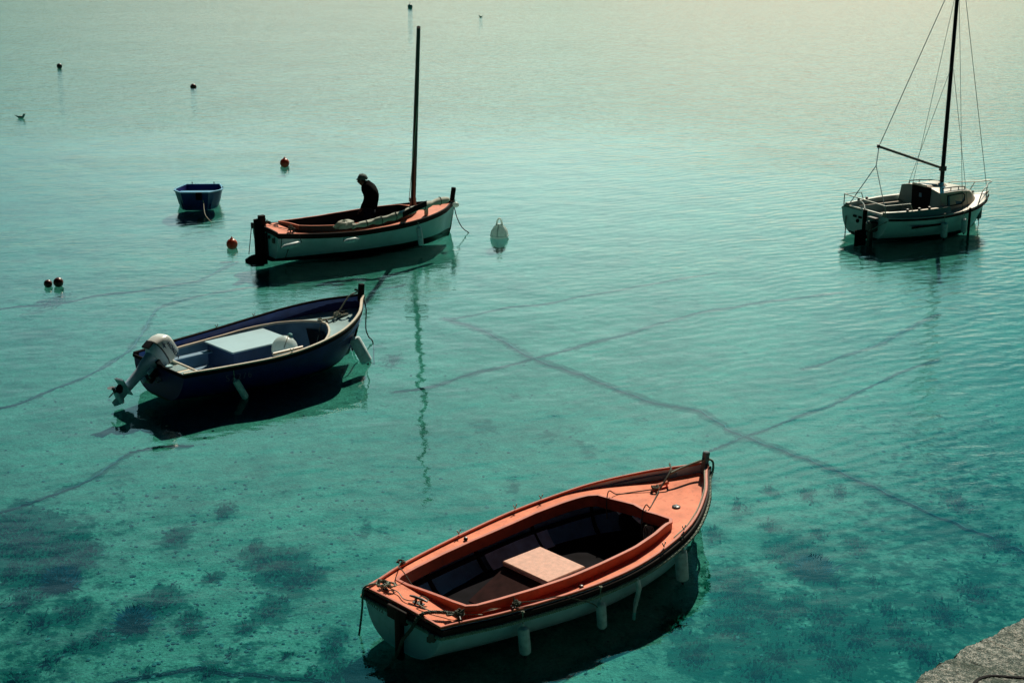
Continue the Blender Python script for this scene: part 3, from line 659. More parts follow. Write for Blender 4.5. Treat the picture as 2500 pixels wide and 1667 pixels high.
# hatch cap, cleats, fairleads
mb = MB(); zc = zzO(4.24, -.36); mb.lathe([(.055, 0), (.055, .014), (.045, .02), (.0001, .02)], (4.24, -.36, zc), 20); mb.box((4.24, -.36, zc+.024), (.07, .012, .012), .6); mb.build('deck_filler_cap', BLACKM, ob, True)
cleat(ob, Vector((.20, -.05, HO.sh(.04)+.01)), R(100), 1.3)
cleat(ob, Vector((.16, .52, HO.sh(.04)+.01)), R(80), 1.0)
cleat(ob, Vector((.28, -.66, HO.sh(.04)+.01)), R(60), 1.0)
cleat(ob, Vector((.95, -.86, HO.sh(.18)+.015)), R(5), .8)
def oarlock(parent, hull, t, sgn, z=.04):
    p = hull.edge(sgn, .015, z, t, t+.001, 1)[0]; mb = MB()
    mb.tube([p, p+Vector((0, 0, .03))], .010, 6); mb.tube([p+Vector((.028*math.cos(a), 0, .055+.028*math.sin(a))) for a in [R(-200+k*22) for k in range(11)]], .007, 5)
    mb.build('rowlock', STEEL, parent, True)
for t, sg in ((.52, 1), (.60, 1), (.33, 1), (.61, -1), (.70, -1)): oarlock(ob, HO, t, sg)
for (x, y) in ((1.76, .93), (1.86, -1.0)): mb = MB(); mb.lathe([(.02, 0), (.03, .02), (.02, .045), (.0001, .05)], (x, y, zzO(x, y)), 10); mb.build('deck_fitting', BLACKM, ob, True)
mb = MB(); mb.poly([(.55, -.745, zzO(.6, .75)+.045), (.68, -.80, zzO(.6, .75)+.05), (.78, -.80, zzO(.6, .75)+.04), (.66, -.76, zzO(.6, .75)+.06)], .008); mb.build('chock_plate', CREAM, ob)
# transom fittings and name
mb = MB(); mb.box((-.045, 0, .20), (.07, .10, .62), bev=.01); mb.box((-.05, .02, .44), (.05, .34, .16), bev=.01); mb.build('rudder_post', DARKWOOD, ob, True)
mb = MB(); mb.box((-.06, -.60, .40), (.06, .07, .10), .4); mb.box((-.055, -.55, .35), (.05, .05, .06), .2); mb.build('transom_bracket', BLACKM, ob)
Mt = Matrix.Translation((-.012-.033, .46, .375)) @ Matrix.Rotation(R(-90), 4, 'Z') @ Matrix.Rotation(R(90), 4, 'X') @ Matrix.Rotation(R(-5), 4, 'Z')
text_mesh('boat_name', 'TANKEVA', .062, LETTER, ob, Mt, .002, 1.35)
# small fenders tucked under the foredeck
mb = MB(); mb.tube([(3.85, .40, .60), (3.88, .28, .44)], .032, 10); mb.build('stowed_fender', FENDER, ob, True)
mb = MB(); mb.tube([(3.86, .02, .50), (3.80, -.16, .49)], .032, 10); mb.build('stowed_fender', FENDER, ob, True)
# ropes (things of their own)
def thing(mb, name, m, label, cat, place, group=None, smooth=True):
    o = mb.build(name, m, None, smooth, place.o); o.rotation_euler = (0, 0, place.h); return tag(o, label, cat, group)
zd = HO.sh(.04)+.02
mb = MB(); knot(mb, (.14, .52, zd+.03), .075, 5, .009, .35, 4); knot(mb, (.20, .44, zd+.03), .06, 3, .009, .3, 9)
mb.tube(crom([(.12, .55, zd+.05), (.03, .62, zd+.04), (-.045, .66, zd-.01), (-.06, .67, .3), (-.10, .66, .1), (-.16, .62, -.02)]), .013, 7)
thing(mb, 'mooring_rope', ROPEG, 'tangled rope on the far stern corner of the orange boat, trailing into the water', 'rope', PO)
mb = MB(); strands(mb, crom([(.30, -.66, zd+.04), (.20, -.52, zd+.05), (.08, -.40, zd+.05), (-.02, -.34, zd+.02), (-.10, -.26, .36), (-.13, -.16, .22), (-.13, -.06, .02), (-.20, .10, -.25), (-.4, .5, -.6)]), .022, .07)
knot(mb, (.30, -.64, zd+.04), .055, 5, .010, .4, 5); knot(mb, (.22, -.57, zd+.035), .04, 3, .010, .3, 6)
thing(mb, 'mooring_rope', ROPED, 'laid rope knotted on the near stern corner of the orange boat, hanging over its rudder', 'rope', PO)
mb = MB(); mb.tube(crom([(.16, .44, zd+.02), (.18, .30, zd+.012), (.12, .12, zd+.012), (.15, -.02, zd+.03), (.24, -.06, zd+.07), (.27, -.14, zd+.04), (.18, -.10, zd+.05), (.14, -.12, zd+.03), (.15, -.30, zd+.012), (.22, -.46, zd+.012), (.29, -.58, zd+.02), (.45, -.72, zd+.015), (.52, -.78, zd+.01)]), .0065, 5)
thing(mb, 'cord', ROPEG, 'thin cord wandering across the orange stern deck round its centre cleat', 'cord', PO)
zf = lambda x, y: zzO(x, y)
mb = MB(); mb.tube(crom([(5.17, .0, .93), (5.05, .06, .90), (4.86, .12, .86), (4.70, .16, .82)]), .017, 8)
mb.tube(crom([(5.17, 0, .93), (5.26, -.04, .93), (5.32, -.06, .86), (5.34, -.02, .66), (5.22, .02, .3), (5.12, .05, 0), (4.9, -.1, -.4)]), .016, 8)
thing(mb, 'mooring_rope', ROPEG, 'thick sheathed mooring rope looped over the orange boat stem and down into the water', 'rope', PO)
mb = MB()
a0 = (4.62, .17, zf(4.62, .17)+.035)
mb.tube([(4.42, .22, zf(4.4, .22)+.04), (4.66, .16, zf(4.66, .16)+.045)], .028, 8)
thing(mb, 'wooden_toggle', PINK, 'short round wooden toggle lying on the orange foredeck among ropes', 'toggle', PO)
mb = MB(); knot(mb, (4.42, .17, zf(4.42, .17)+.04), .045, 4, .011, .5, 2)
mb.tube(crom([(4.88, .33, .86), (4.82, .27, .87), (4.70, .16, .84), (4.45, .12, zf(4.45, .12)+.03)]), .013, 6)
mb.tube(crom([(4.42, .17, zf(4.42, .17)+.03), (4.2, .34, zf(4.2, .34)+.012), (4.0, .46, zf(4, .46)+.008), (3.86, .48, zf(3.86, .48)+.09), (3.80, .46, .55), (3.79, .44, .35)]), .008, 6)
mb.tube(crom([(4.45, .12, zf(4.45, .12)+.03), (4.2, -.02, zf(4.2, 0)+.012), (3.98, -.14, zf(4, -.1)+.01), (3.87, -.17, zf(3.87, -.17)+.09), (3.79, -.18, .6), (3.77, -.20, .34)]), .008, 6)
thing(mb, 'mooring_bridle', ROPED, 'dark knotted rope bridle across the orange foredeck with two ends over the coaming', 'rope', PO)
mb = MB()
for k in range(4): mb.tube([(3.70+.01*k, -.34-.02*k+.05*math.cos(a), .42+.11*math.sin(a)) for a in [j*math.pi/6 for j in range(12)]], .007, 5, closed=True)
thing(mb, 'rope_coil', ROPE, 'small hanging coil of thin rope inside the orange boat under its foredeck', 'rope', PO)
mb = MB(); e_ = HO.edge(-1, .02, .03, .66, .975, 24); mb.tube([p+Vector((0, .02, .004*math.sin(i))) for i, p in enumerate(e_)], .009, 5)
thing(mb, 'cord', ROPE, 'pale cord lying along the near bow rail of the orange boat', 'cord', PO)
mb = MB(); mb.tube(crom([(.95, -.88, zd+.05), (1.2, -.98, zd+.03), (1.42, -1.07, zd+.035), (1.6, -1.12, .50), (1.9, -1.16, .34), (2.0, -1.17, .22)]), .006, 5); knot(mb, (.93, -.90, zd+.04), .045, 4, .008, .5, 8)
thing(mb, 'cord', ROPED, 'thin dark cord tied to the near side cleat of the orange boat', 'cord', PO)
mb = MB(); q = (.70, .90, HO.sh(.13)+.03); knot(mb, q, .05, 4, .008, .4, 12); mb.tube(crom([q, (.60, .80, zd+.05), (.48, .66, zd+.10), (.46, .55, zd+.09), (.55, .45, .4), (.6, .2, .2)]), .007, 5)
thing(mb, 'cord', ROPED, 'cord knotted on the far rail of the orange boat, dropping into its cockpit', 'cord', PO)
# fenders on the near side
fender(PO, (.93, -1.00, .50), .41, .068, 'grey fender nearest the stern on the orange boat side', line=.13, tilt=(0, -.12))
fender(PO, (2.02, -1.16, .50), .40, .060, 'grey fender hanging amidships on the orange boat side', line=.14, tilt=(0, -.10))
fender(PO, (3.60, -1.00, .60), .48, .080, 'fat dim fender hanging under the orange boat bow', line=.12, tilt=(0, -.12))
mb = MB(); mb.tube(crom([(2.62, -1.16, .44), (2.63, -1.20, .30), (2.60, -1.18, .10), (2.6, -1.16, -.1)]), [.035]*9+[.028]*8+[.02]*8, 8)
thing(mb, 'hanging_hose', FENDER, 'slim pale tube hanging down the orange boat side between two fenders', 'tube', PO)

# ================================================================ blue boat with outboard
PB = Place(-5.984, 24.456, 42.6)
HB = Hull(4.36, [.83, .94, 1.03, 1.10, 1.12, 1.07, .93, .60, .03], (.56, .56, .99), keel=-.17, rake=.36, e=.60, g=1.2, srake=-.08)
bb_ = empty('blue_boat', PB.o, PB.h, 'navy blue open boat with pale blue-grey inside and a tilted outboard motor, at left', 'boat')
HB.shell('hull', NAVY, bb_)
c_b = interp([(.42, .80), (1.0, .92), (1.6, .98), (2.2, .97), (2.6, .90), (2.9, .77), (3.12, .58), (3.28, .38), (3.38, .20), (3.42, .10)])
low = lambda x: -.15-.06*max(0, min(1, (x-2.4)/1.2))
mb, zzB = deck_strip(HB, c_b, .42, 3.42, offg=.03, dz=-.1, camber=.01, xs1=4.2, fore_dz=low, xs0=.0); mb.build('deck', PALEBLUE, bb_, True, angle=40)
for sgn in (1, -1):
    mb = MB(); e1 = HB.edge(sgn, .035, .0, .02, .985); e2 = [Vector((p.x, p.y, zzB(p.x, p.y)-.01)) for p in e1]; mb.loft([e1, e2], False); mb.build('inner_bulwark', NAVYIN, bb_, True)
mb = MB(); mb.sweep(HB.edge(1, .01, .008, 0, .985), .055, .04); mb.build('far_gunwale', BLACKR, bb_, True, angle=40)
mb = MB(); mb.sweep(HB.edge(-1, .012, .014, 0, .985), .05, .028); mb.build('near_gunwale', CREAM, bb_, True, angle=40)
mb = MB(); mb.sweep(HB.edge(-1, -.012, -.03, 0, .985)[::-1]+[Vector((-.012, .83*(-1+2*k/6), .53)) for k in range(7)]+HB.edge(1, -.012, -.03, 0, .985), .03, .06); mb.build('rub_strake', BLACKR, bb_, True, angle=40)
pth = loop_path(c_b, .42, 3.42, zzB, .03, 34, .0)
mb = MB(); mb.sweep([p+Vector((0, 0, .01)) for p in pth], .04, .04, closed=True); mb.build('coaming_lip', CREAM, bb_, True, angle=40)
# cockpit liner following the opening
mb = MB(); top = [p+Vector((0, 0, .01)) for p in pth]; cx = sum((p.x for p in top))/len(top)
bot = [Vector((cx+(p.x-cx)*.93, p.y*.85, .07)) for p in top]; mb.loft([top, bot], True); mb.add(bot, [tuple(range(len(bot)))]); mb.build('cockpit_liner', LINER3, bb_, True, angle=40)
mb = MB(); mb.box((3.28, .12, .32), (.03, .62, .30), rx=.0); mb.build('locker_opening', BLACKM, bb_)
for sgn in (1,):
    mb = MB(); mb.box((.95, .68, .33), (1.0, .14, .03)); mb.build('side_bench', LINER3, bb_)
# big locker box
mb = MB(); mb.box((2.0, .33, .27), (1.16, .86, .40)); bx = mb.build('locker_box', mat('dark_blue_box_side', (.02, .05, .13), .5, .2, 4), bb_)
mb = MB(); mb.box((2.0, .33, .485), (1.26, .94, .03), bev=.01); mb.build('lid', mat('pale_lid', (.36, .55, .60), .45, .08, 3, .1, 40, dirt=(.28, .45, .5), dirt_scale=3, dirt_amt=.4), bx, True, angle=30)
# stern deck panels
mb = MB(); mb.box((.23, -.38, zzB(.2, -.3)+.03), (.42, .82, .02), bev=.008); pd = mb.build('stern_seat', CREAM, bb_, True, angle=30)
for y, w in ((-.58, .34), (-.16, .30)):
    mb = MB(); mb.box((.22, y, zzB(.2, -.3)+.043), (.32, w, .008)); mb.build('nonskid_panel', NONSKID, pd)
# stem post
mb = MB(); mb.box((4.30, 0, 1.03), (.10, .08, .34), ry=.1, bev=.01); mb.tube([(4.24, -.10, 1.08), (4.24, .10, 1.08)], .02, 8); mb.build('stem_head', BLACKR, bb_, True)
mb = MB(); mb.tube([(4.36, 0, .95), (4.26, 0, .6), (4.14, 0, .25), (4.04, 0, -.05)], .025, 8); mb.build('stem_band', BLACKR, bb_, True)
for t, sg in ((.42, 1), (.60, 1), (.45, -1)): oarlock(bb_, HB, t, sg, .03)
for p, a in (((3.9, .05, zzB(3.9, 0)+.01), 0), ((3.50, .0, zzB(3.5, 0)+.02), 1.2)): cleat(bb_, Vector(p), a, 1.0)
Mh = Matrix.Translation((.95, -.985, .36)) @ Matrix.Rotation(R(-8), 4, 'Z') @ Matrix.Rotation(R(84), 4, 'X')
text_mesh('registration_number', 'SZ276', .16, WHITEL, bb_, Mh, .002, 1.2)
# buoy and ropes in the blue boat
mb = MB(); mb.ball((0, 0, 0), .235, 24); o = mb.build('mooring_buoy', BUOYW, None, True, PB.W((2.33, -.33, .42))); tag(o, 'large round white buoy lying inside the blue boat beside its locker lid', 'buoy')
mb = MB(); mb.lathe([(.05, 0), (.045, .05), (.02, .07)], (.10, .05, .20), 10); mb.build('buoy_neck', BUOYT, o, True)
mb = MB(); mb.tube([Vector((.243*math.cos(a)*.3, .243*math.sin(a), .243*math.cos(a)*.95)) for a in [j*math.pi/14-1.2 for j in range(15)]], .009, 6); mb.build('buoy_rope', ROPE, o, True)
mb = MB(); zz_ = lambda x, y: zzB(x, y)
mb.tube(crom([(4.24, .03, 1.05), (4.05, .06, .98), (3.82, .10, zz_(3.8, .1)+.05)]), .014, 7)
mb.tube(crom([(3.95, -.05, zz_(3.9, 0)+.02), (3.75, .02, zz_(3.75, 0)+.04), (3.6, .03, zz_(3.6, 0)+.05), (3.45, .08, zz_(3.5, 0)+.06)]), .026, 7)
knot(mb, (3.78, .06, zz_(3.78, 0)+.04), .06, 4, .014, .4, 3); knot(mb, (3.42, .10, zz_(3.42, 0)+.05), .05, 4, .012, .4, 7)
mb.tube(crom([(3.42, .08, zz_(3.4, 0)+.05), (3.30, -.02, .45), (3.1, -.18, .25), (2.9, -.3, .15), (2.7, -.28, .12)]), .009, 6)
thing(mb, 'mooring_rope', ROPE, 'pale rope knotted along the blue boat foredeck and into its cockpit', 'rope', PB)
e0 = PB.L(911, 838, 0)
mb = MB(); mb.tube(crom([(4.33, -.03, .92), (4.36, -.06, .70), PB.L(893, 800, .28), PB.L(900, 822, .10), e0, e0+Vector((-.3, -.5, -.4)), e0+Vector((.2, -.7, -.75))]), .012, 7)
thing(mb, 'mooring_rope', ROPEK, 'dark mooring rope curving from the blue boat bow down into the water', 'rope', PB)
fender(PB, (.85, -.99, .52), .46, .062, 'slim white fender slanting from the blue boat side near its stern', rotdir=(.42, -.25, -1), line=.16)
fender(PB, (3.62, -.62, .72), .60, .11, 'fat white fender slanting under the blue boat bow', rotdir=(.30, -.45, -1), line=.26)
mb = MB(); mb.tube([(1.62, -1.03, .625), (2.22, -1.05, .632)], .028, 8); thing(mb, 'boat_hook_tube', CREAM, 'short white tube lying on the near rail of the blue boat', 'tube', PB)

# outboard motor, tilted up
om = empty('outboard_motor', PB.W((-.02, .12, .56)), PB.h+R(14), 'silver outboard motor tilted up on the blue boat stern', 'outboard motor')
TM = Matrix.Rotation(R(58), 4, 'Y')      # motor frame: its own down axis swings aft and up
def om_part(mb, name, m, par=None, mats=None):
    mb.v = [tuple(TM @ Vector(v)) for v in mb.v]; return mb.build(name, m, par or om, True, angle=32)
def ring(z, cx, lx, ly, n=20, p=2.6):
    out = []
    for k in range(n):
        a = 2*math.pi*k/n; c, s_ = math.cos(a), math.sin(a)
        out.append(Vector((cx+lx*math.copysign(abs(c)**(2/p), c), ly*math.copysign(abs(s_)**(2/p), s_), z)))
    return out
mb = MB(); mb.loft([ring(.18, -.06, .275, .165, 28, 4), ring(.30, -.055, .27, .165, 28, 4), ring(.42, -.03, .235, .15, 28, 4), ring(.47, -.01, .20, .125, 28, 4), ring(.49, .0, .16, .09, 28, 4)], True, True, True)
cow = om_part(mb, 'cowling', MOTORC)
mb = MB(); mb.loft([ring(.165, -.06, .285, .18), ring(.185, -.06, .285, .18)], True, True, True); om_part(mb, 'cowling_seam', BLACKM, cow)
mb = MB(); mb.loft([ring(.02, -.05, .20, .12), ring(.10, -.06, .265, .16), ring(.165, -.06, .275, .17)], True, True, True); om_part(mb, 'lower_cowling', MOTOR)
mb = MB(); mb.loft([ring(.04, -.06, .18, .11), ring(-.15, -.08, .14, .085), ring(-.30, -.09, .105, .06), ring(-.55, -.10, .095, .05), ring(-.72, -.11, .10, .045)], True, True, True)
om_part(mb, 'leg', MOTOR)
mb = MB(); mb.box((-.17, 0, -.72), (.36, .20, .018)); mb.box((-.30, 0, -.71), (.10, .16, .03)); om_part(mb, 'cavitation_plate', MOTOR)
mb = MB(); mb.tube([(.03, 0, -.90), (-.02, 0, -.90), (-.14, 0, -.90), (-.24, 0, -.90)], [.03, .055, .055, .04], 12); mb.loft([ring(-.72, -.11, .10, .035), ring(-.88, -.10, .09, .03)], True, True, True)
mb.loft([ring(-.94, -.06, .09, .012), ring(-1.06, -.10, .05, .008)], True, True, True); om_part(mb, 'gear_case', MOTOR)
mb = MB(); mb.tube([(-.24, 0, -.90), (-.33, 0, -.90)], [.035, .02], 10)
for k in range(3):
    a = k*2.094+.4; c, s_ = math.cos(a), math.sin(a); P_ = []
    for (r_, w_) in ((.03, .03), (.08, .07), (.13, .065), (.155, .02)):
        P_.append([Vector((-.27+dx*.6, r_*c-dx*s_, -.90+r_*s_+dx*c)) for dx in (-w_, 0, w_)])
    mb.loft(P_, False)
om_part(mb, 'propeller', BLACKM)
mb = MB(); mb.box((.13, 0, -.18), (.10, .22, .30), bev=.02); mb.box((.16, .0, .02), (.10, .26, .10), bev=.02); mb.box((.02, -.13, .0), (.18, .05, .08)); mb.box((.02, -.14, -.22), (.06, .04, .16)); om_part(mb, 'clamp_bracket', BLACKM)
mb = MB(); mb.box((-.02, -.105, -.20), (.10, .05, .14), bev=.01); mb.box((-.02, -.11, -.40), (.08, .035, .09), bev=.01); om_part(mb, 'side_cover', MOTOR)
mb = MB(); mb.tube(crom([(.20, .0, .10), (.38, .02, .16), (.52, .03, .16)]), .02, 8); mb.tube([(.50, .03, .16), (.68, .04, .17)], .027, 10); om_part(mb, 'tiller_handle', BLACKM)
mb = MB(); mb.box((-.33, .02, .10), (.04, .16, .16), bev=.01); om_part(mb, 'rear_cover', BLACKM)
mb = MB(); mb.tube(crom([(.16, -.16, -.10), (.20, -.20, -.2), (.14, -.2, -.28), (.12, -.15, -.2)]), .012, 6); om_part(mb, 'clamp_screw', STEEL)
Ml = TM @ Matrix.Translation((.02, -.168, .35)) @ Matrix.Rotation(R(90), 4, 'X') @ Matrix.Rotation(R(3), 4, 'Z')
text_mesh('brand_lettering', 'HONDA', .10, LETTER, cow, Ml, .004, 1.15)
mb = MB(); mb.v = []; W_ = [(-.28, .23), (-.20, .29), (-.21, .26), (-.12, .25), (-.19, .23), (-.18, .20), (-.23, .225)]
mb.poly([Vector((x, -.178, z)) for x, z in W_]); mb2 = om_part(mb, 'wing_badge', LETTER, cow)

# ================================================================ boat with mast and person
PS = Place(-5.703, 34.242, 35.6)
HS = Hull(5.25, [.66, .75, .87, .97, 1.0, .98, .84, .54, .03], (.73, .60, .80), keel=-.18, rake=.22, e=.55, g=1.2, srake=.02)
sb = empty('mast_boat', PS.o, PS.h, 'white hulled wooden boat with salmon decks, one bare black mast and a person aboard', 'boat')
HS.shell('hull', HULLW2, sb)
c_s = interp([(.62, .50), (.9, .60), (1.5, .74), (2.2, .80), (2.9, .78), (3.4, .68), (3.7, .54), (3.85, .40)])
mb, zzS = deck_strip(HS, c_s, .62, 3.85, offg=.02, dz=-.01, camber=.03, fore_dz=lambda x: -.01-.09*max(0, min(1, (x-3.9)/.9))); mb.build('deck', PINK, sb, True, angle=40)
pth = [p+Vector((0, 0, -.075*max(0, min(1, (p.y+.5)/1.0)))) for p in loop_path(c_s, .62, 3.85, zzS, .05, 34, .01)]
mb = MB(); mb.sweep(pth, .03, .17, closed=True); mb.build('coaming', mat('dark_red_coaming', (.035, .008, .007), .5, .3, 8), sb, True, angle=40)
mb = MB(); mb.sweep([p+Vector((0, 0, .092)) for p in pth], .034, .012, closed=True); mb.build('coaming_cap', PINK, sb, True, angle=40)
pe_ = HS.edge(1, .0, -.062, 0, .985)[::-1]+[Vector((-.02, .64*(1-2*k/8), .70+.03*(1-(1-2*k/8)**2))) for k in range(9)]+HS.edge(-1, .0, -.062, 0, .985)
mb = MB(); mb.sweep(pe_, .05, .12); mb.build('rub_strake', DARKWOOD, sb, True, angle=40)
HS.shell('lining', mat('dark_blue_lining', (.015, .02, .06), .6, .3, 5), sb, inset=.06, dz=-.05, t0=.03, t1=.93)
sole(HS, .05, .06, .3, 4.7, 'floor_boards', DARKWOOD, sb)
mb = MB(); mb.box((5.20, 0, .94), (.105, .075, .33), ry=.18, bev=.012); mb.build('stem_head', BLACKR, sb, True)
mb = MB(); mb.tube([(5.24, 0, .8), (5.16, 0, .4), (5.10, 0, .1), (5.02, 0, -.1)], .03, 8); mb.build('stem_band', BLACKR, sb, True)
mb = MB(); mb.box((-.10, .05, .42), (.30, .06, 1.10), bev=.015); mb.box((-.05, .05, .90), (.16, .09, .28), bev=.01); mb.loft([[Vector((x, .025, z)) for x, z in ((-.05, .16), (-.05, -.16), (-.36, -.14), (-.50, -.02), (-.50, .06), (-.34, .13))], [Vector((x, .075, z)) for x, z in ((-.05, .16), (-.05, -.16), (-.36, -.14), (-.50, -.02), (-.50, .06), (-.34, .13))]], True, True, True)
mb.build('rudder', DARKWOOD, sb, True)
mb = MB(); mb.box((-.03, -.10, .34), (.03, .07, .60)); mb.build('transom_trim', DARKWOOD, sb)
mb = MB(); mb.box((-.03, -.24, .57), (.03, .06, .07)); mb.build('transom_fitting', BLACKM, sb)
mb = MB(); mb.box((-.03, -.46, .53), (.03, .07, .12), .2); mb.build('transom_fitting', BLACKM, sb)
mt = PS.L(1022, 67, 5.45)
mb = MB(); bx_, by_ = 4.10, .12; mtop = PS.L(1022, 67, 5.4)
mb.tube([(bx_, by_, .30), (bx_, by_, .75), (mtop.x*.4+bx_*.6, mtop.y*.4+by_*.6, 2.6), (mtop.x*.7+bx_*.3, mtop.y*.7+by_*.3, 4.0), mtop], [.065, .065, .058, .05, .042], 12)
ms = mb.build('mast', MASTM, sb, True)
mb = MB(); mb.tube([(bx_, by_, .72), (bx_, by_, .95)], .085, 12); mb.build('mast_collar', BLACKM, ms, True)
mb = MB(); mb.tube([(bx_-.06, by_+.09, .85), mtop+Vector((-.03, .05, -1.7))], .008, 5); mb.build('halyard', ROPE, ms, True)
cleat(sb, Vector((.35, .12, zzS(.35, .1))), .5, 1.2); cleat(sb, Vector((.40, -.56, zzS(.4, -.5))), .2, 1.3); cleat(sb, Vector((.15, .45, zzS(.15, .4))), .9, 1.3)
mb = MB(); mb.box((3.95, -.72, .78), (.10, .05, .22), bev=.015); mb.build('deck_post', CREAM, sb, True)
# furled sail bundle, several lashings
sp_ = [PS.L(1094, 487, 1.0), PS.L(1062, 494, 1.02), PS.L(1035, 503, 1.02), PS.L(1005, 513, .98), PS.L(975, 525, .93), PS.L(945, 534, .88), PS.L(915, 541, .82), PS.L(885, 548, .80), PS.L(860, 553, .78)]
root = empty('furled_sail', PS.o, PS.h, 'pale furled sail bundle lashed along the near side of the mast boat', 'sail')
pc = crom(sp_, 6); rr = [(.055+.035*abs(math.sin(i*.42)))*(1 if i < len(pc)-12 else .75) for i in range(len(pc))]
mb = MB(); mb.tube(pc, rr, 12); mb.tube([p+Vector((0, .05, .01)) for p in pc[14:44]], .05, 10); mb.build('sailcloth', SAIL, root, True, angle=80)
for i in (4, 12, 19, 26, 33, 40): mb = MB(); mb.tube([pc[i]+Vector((.012*math.cos(a), math.cos(a)*(rr[i]+.012), math.sin(a)*(rr[i]+.012))) for a in [j*math.pi/5 for j in range(10)]], .009, 5, closed=True); mb.build('lashing', ROPED, root, True)
mb = MB(); p0_, p1_ = PS.L(1042, 497, 1.27), PS.L(983, 525, 1.12)
mb.loft([[p+Vector((0, 0, .065)), p+Vector((.02, .03, .065)), p+Vector((.02, .03, -.065)), p+Vector((0, 0, -.065))] for p in (p0_, p0_.lerp(p1_, .5)+Vector((0, 0, .01)), p1_)], True, True, True)
o = mb.build('black_plank', BLACKR, None, False, PS.o); o.rotation_euler = (0, 0, PS.h); tag(o, 'flat black plank leaning across the furled sail beside the mast', 'plank')
# cloth heap
q = PS.L(842, 549, .82); mb = MB(); rd = random.Random(5); rings = []
for i in range(7):
    ph = i/6*math.pi/2
    rings.append([q+Vector((math.cos(a)*.28*math.cos(ph)*(1+.25*rd.uniform(-1, 1)), math.sin(a)*.14*math.cos(ph)*(1+.25*rd.uniform(-1, 1)), .17*math.sin(ph)*(1+.15*rd.uniform(-1, 1))-.06)) for a in [k*math.pi/7 for k in range(14)]])
mb.loft(rings, True, True, True); thing(mb, 'cloth_heap', SAIL, 'crumpled white cloth heap on the near coaming at the sail end', 'cloth', PS)
fender(PS, PS.L(1021, 545, .70), .52, .065, 'white fender hanging upright on the mast boat near its bow', line=.05, rotdir=(.06, -.15, -1))
def lying_fender(place, a, b, r, label, up=.25):
    root = empty('fender', place.W(a), place.h, label, 'fender', 'fenders hanging from the boats'); a = Vector(a); d = Vector(b)-a; L_ = d.length
    Mq = d.normalized().to_track_quat('Z', 'Y').to_matrix().to_4x4()
    MB().lathe([(.012, 0), (.018, .03), (r*.6, .05), (r, .10), (r, L_-.1), (r*.6, L_-.05), (.018, L_-.03), (.012, L_)], (0, 0, 0), 14, Mq).build('fender_body', FENDER, root, True)
    mb = MB(); mb.tube([(0, 0, 0), (.05, .03, up)], .008, 5); mb.build('lanyard', ROPEK, root, True); mb = MB(); mb.tube([d, d+Vector((-.05, .03, up-.06))], .008, 5); mb.build('lanyard', ROPEK, root, True)
lying_fender(PS, PS.L(686, 606, .44), PS.L(737, 593, .50), .062, 'pale fender slung on its side below the salmon stern deck of the mast boat', .24)
lying_fender(PS, PS.L(838, 591, .53), PS.L(877, 583, .57), .055, 'small pale fender slung on its side amidships on the mast boat', .12)
mb = MB(); mb.ball((0, 0, 0), .085, 14, .07); o = mb.build('float', BUOYW, None, True, PS.W(PS.L(1113, 500, .72))); tag(o, 'small pale float tied under the stem head of the mast boat', 'float')
q0 = PS.L(1109, 506, .68)
mb = MB(); mb.tube(crom([q0, PS.L(1116, 532, .42), PS.L(1128, 555, .18), PS.L(1144, 568, .0), PS.L(1150, 570, -.1)]), .012, 6); thing(mb, 'mooring_rope', ROPEK, 'dark mooring rope sagging from the mast boat bow into the water', 'rope', PS)
for a_, b__, nm in (((.42, -.60, .68), (.10, -.74, .12), 'thin line hanging down the mast boat transom corner'), ((-.05, .60, .66), (-.14, .62, .02), 'thin dark line hanging beside the mast boat rudder')):
    mb = MB(); mb.tube([a_, b__], .010, 5); thing(mb, 'cord', ROPEK, nm, 'cord', PS)
mb = MB(); knot(mb, (.40, -.55, zzS(.4, -.5)+.05), .07, 4, .012, .6, 3); knot(mb, (.25, .30, zzS(.25, .3)+.04), .06, 4, .012, .5, 4); mb.tube([(.40, -.55, zzS(.4, -.5)+.05), (.3, -.1, zzS(.3, -.1)+.02), (.25, .3, zzS(.25, .3)+.04)], .01, 5)
thing(mb, 'rope_tangle', ROPED, 'dark rope tangled round the cleats on the salmon stern deck', 'rope', PS)

# ---- the person
def skin_fig(name, nodes, edges, m, parent, sub=2):
    me = bpy.data.meshes.new(name); me.from_pydata([n_[0] for n_ in nodes], edges, []); o = bpy.data.objects.new(name, me); col.objects.link(o); o.parent = parent
    me.materials.append(m)
    sk = o.modifiers.new('skin', 'SKIN'); sk.use_smooth_shade = True
    bpy.context.view_layer.objects.active = o
    lay = me.skin_vertices[0] if me.skin_vertices else None
    if lay is None:
        import bmesh
        bm = bmesh.new(); bm.from_mesh(me); bm.verts.layers.skin.verify(); bm.to_mesh(me); bm.free(); lay = me.skin_vertices[0]
    for i, n_ in enumerate(nodes):
        r = n_[1]; lay.data[i].radius = r if isinstance(r, tuple) else (r, r); lay.data[i].use_root = (i == 0)
    ss = o.modifiers.new('sub', 'SUBSURF'); ss.levels = sub; ss.render_levels = sub
    return o
pw = gp(897, 560, .65); pos = PS.W((2.55, .22, 0)); pos = Vector((-3.66, 35.9, 0))
tgt = gp(900, 500, .95); pos = Vector((tgt.x, 35.9*1.0, 0)); pos.x = (900-1250)/FPX*(pos.y*math.cos(TH)+(CH-.95)*math.sin(TH))
per_ = empty('person', (pos.x, pos.y, .055), R(172), 'person with short grey hair in a dark sweater, stooping over inside the mast boat', 'person')
K = .97
def Pn(x, y, z, r): return ((x*K, y*K, z*K), tuple(q*K for q in r) if isinstance(r, tuple) else r*K)
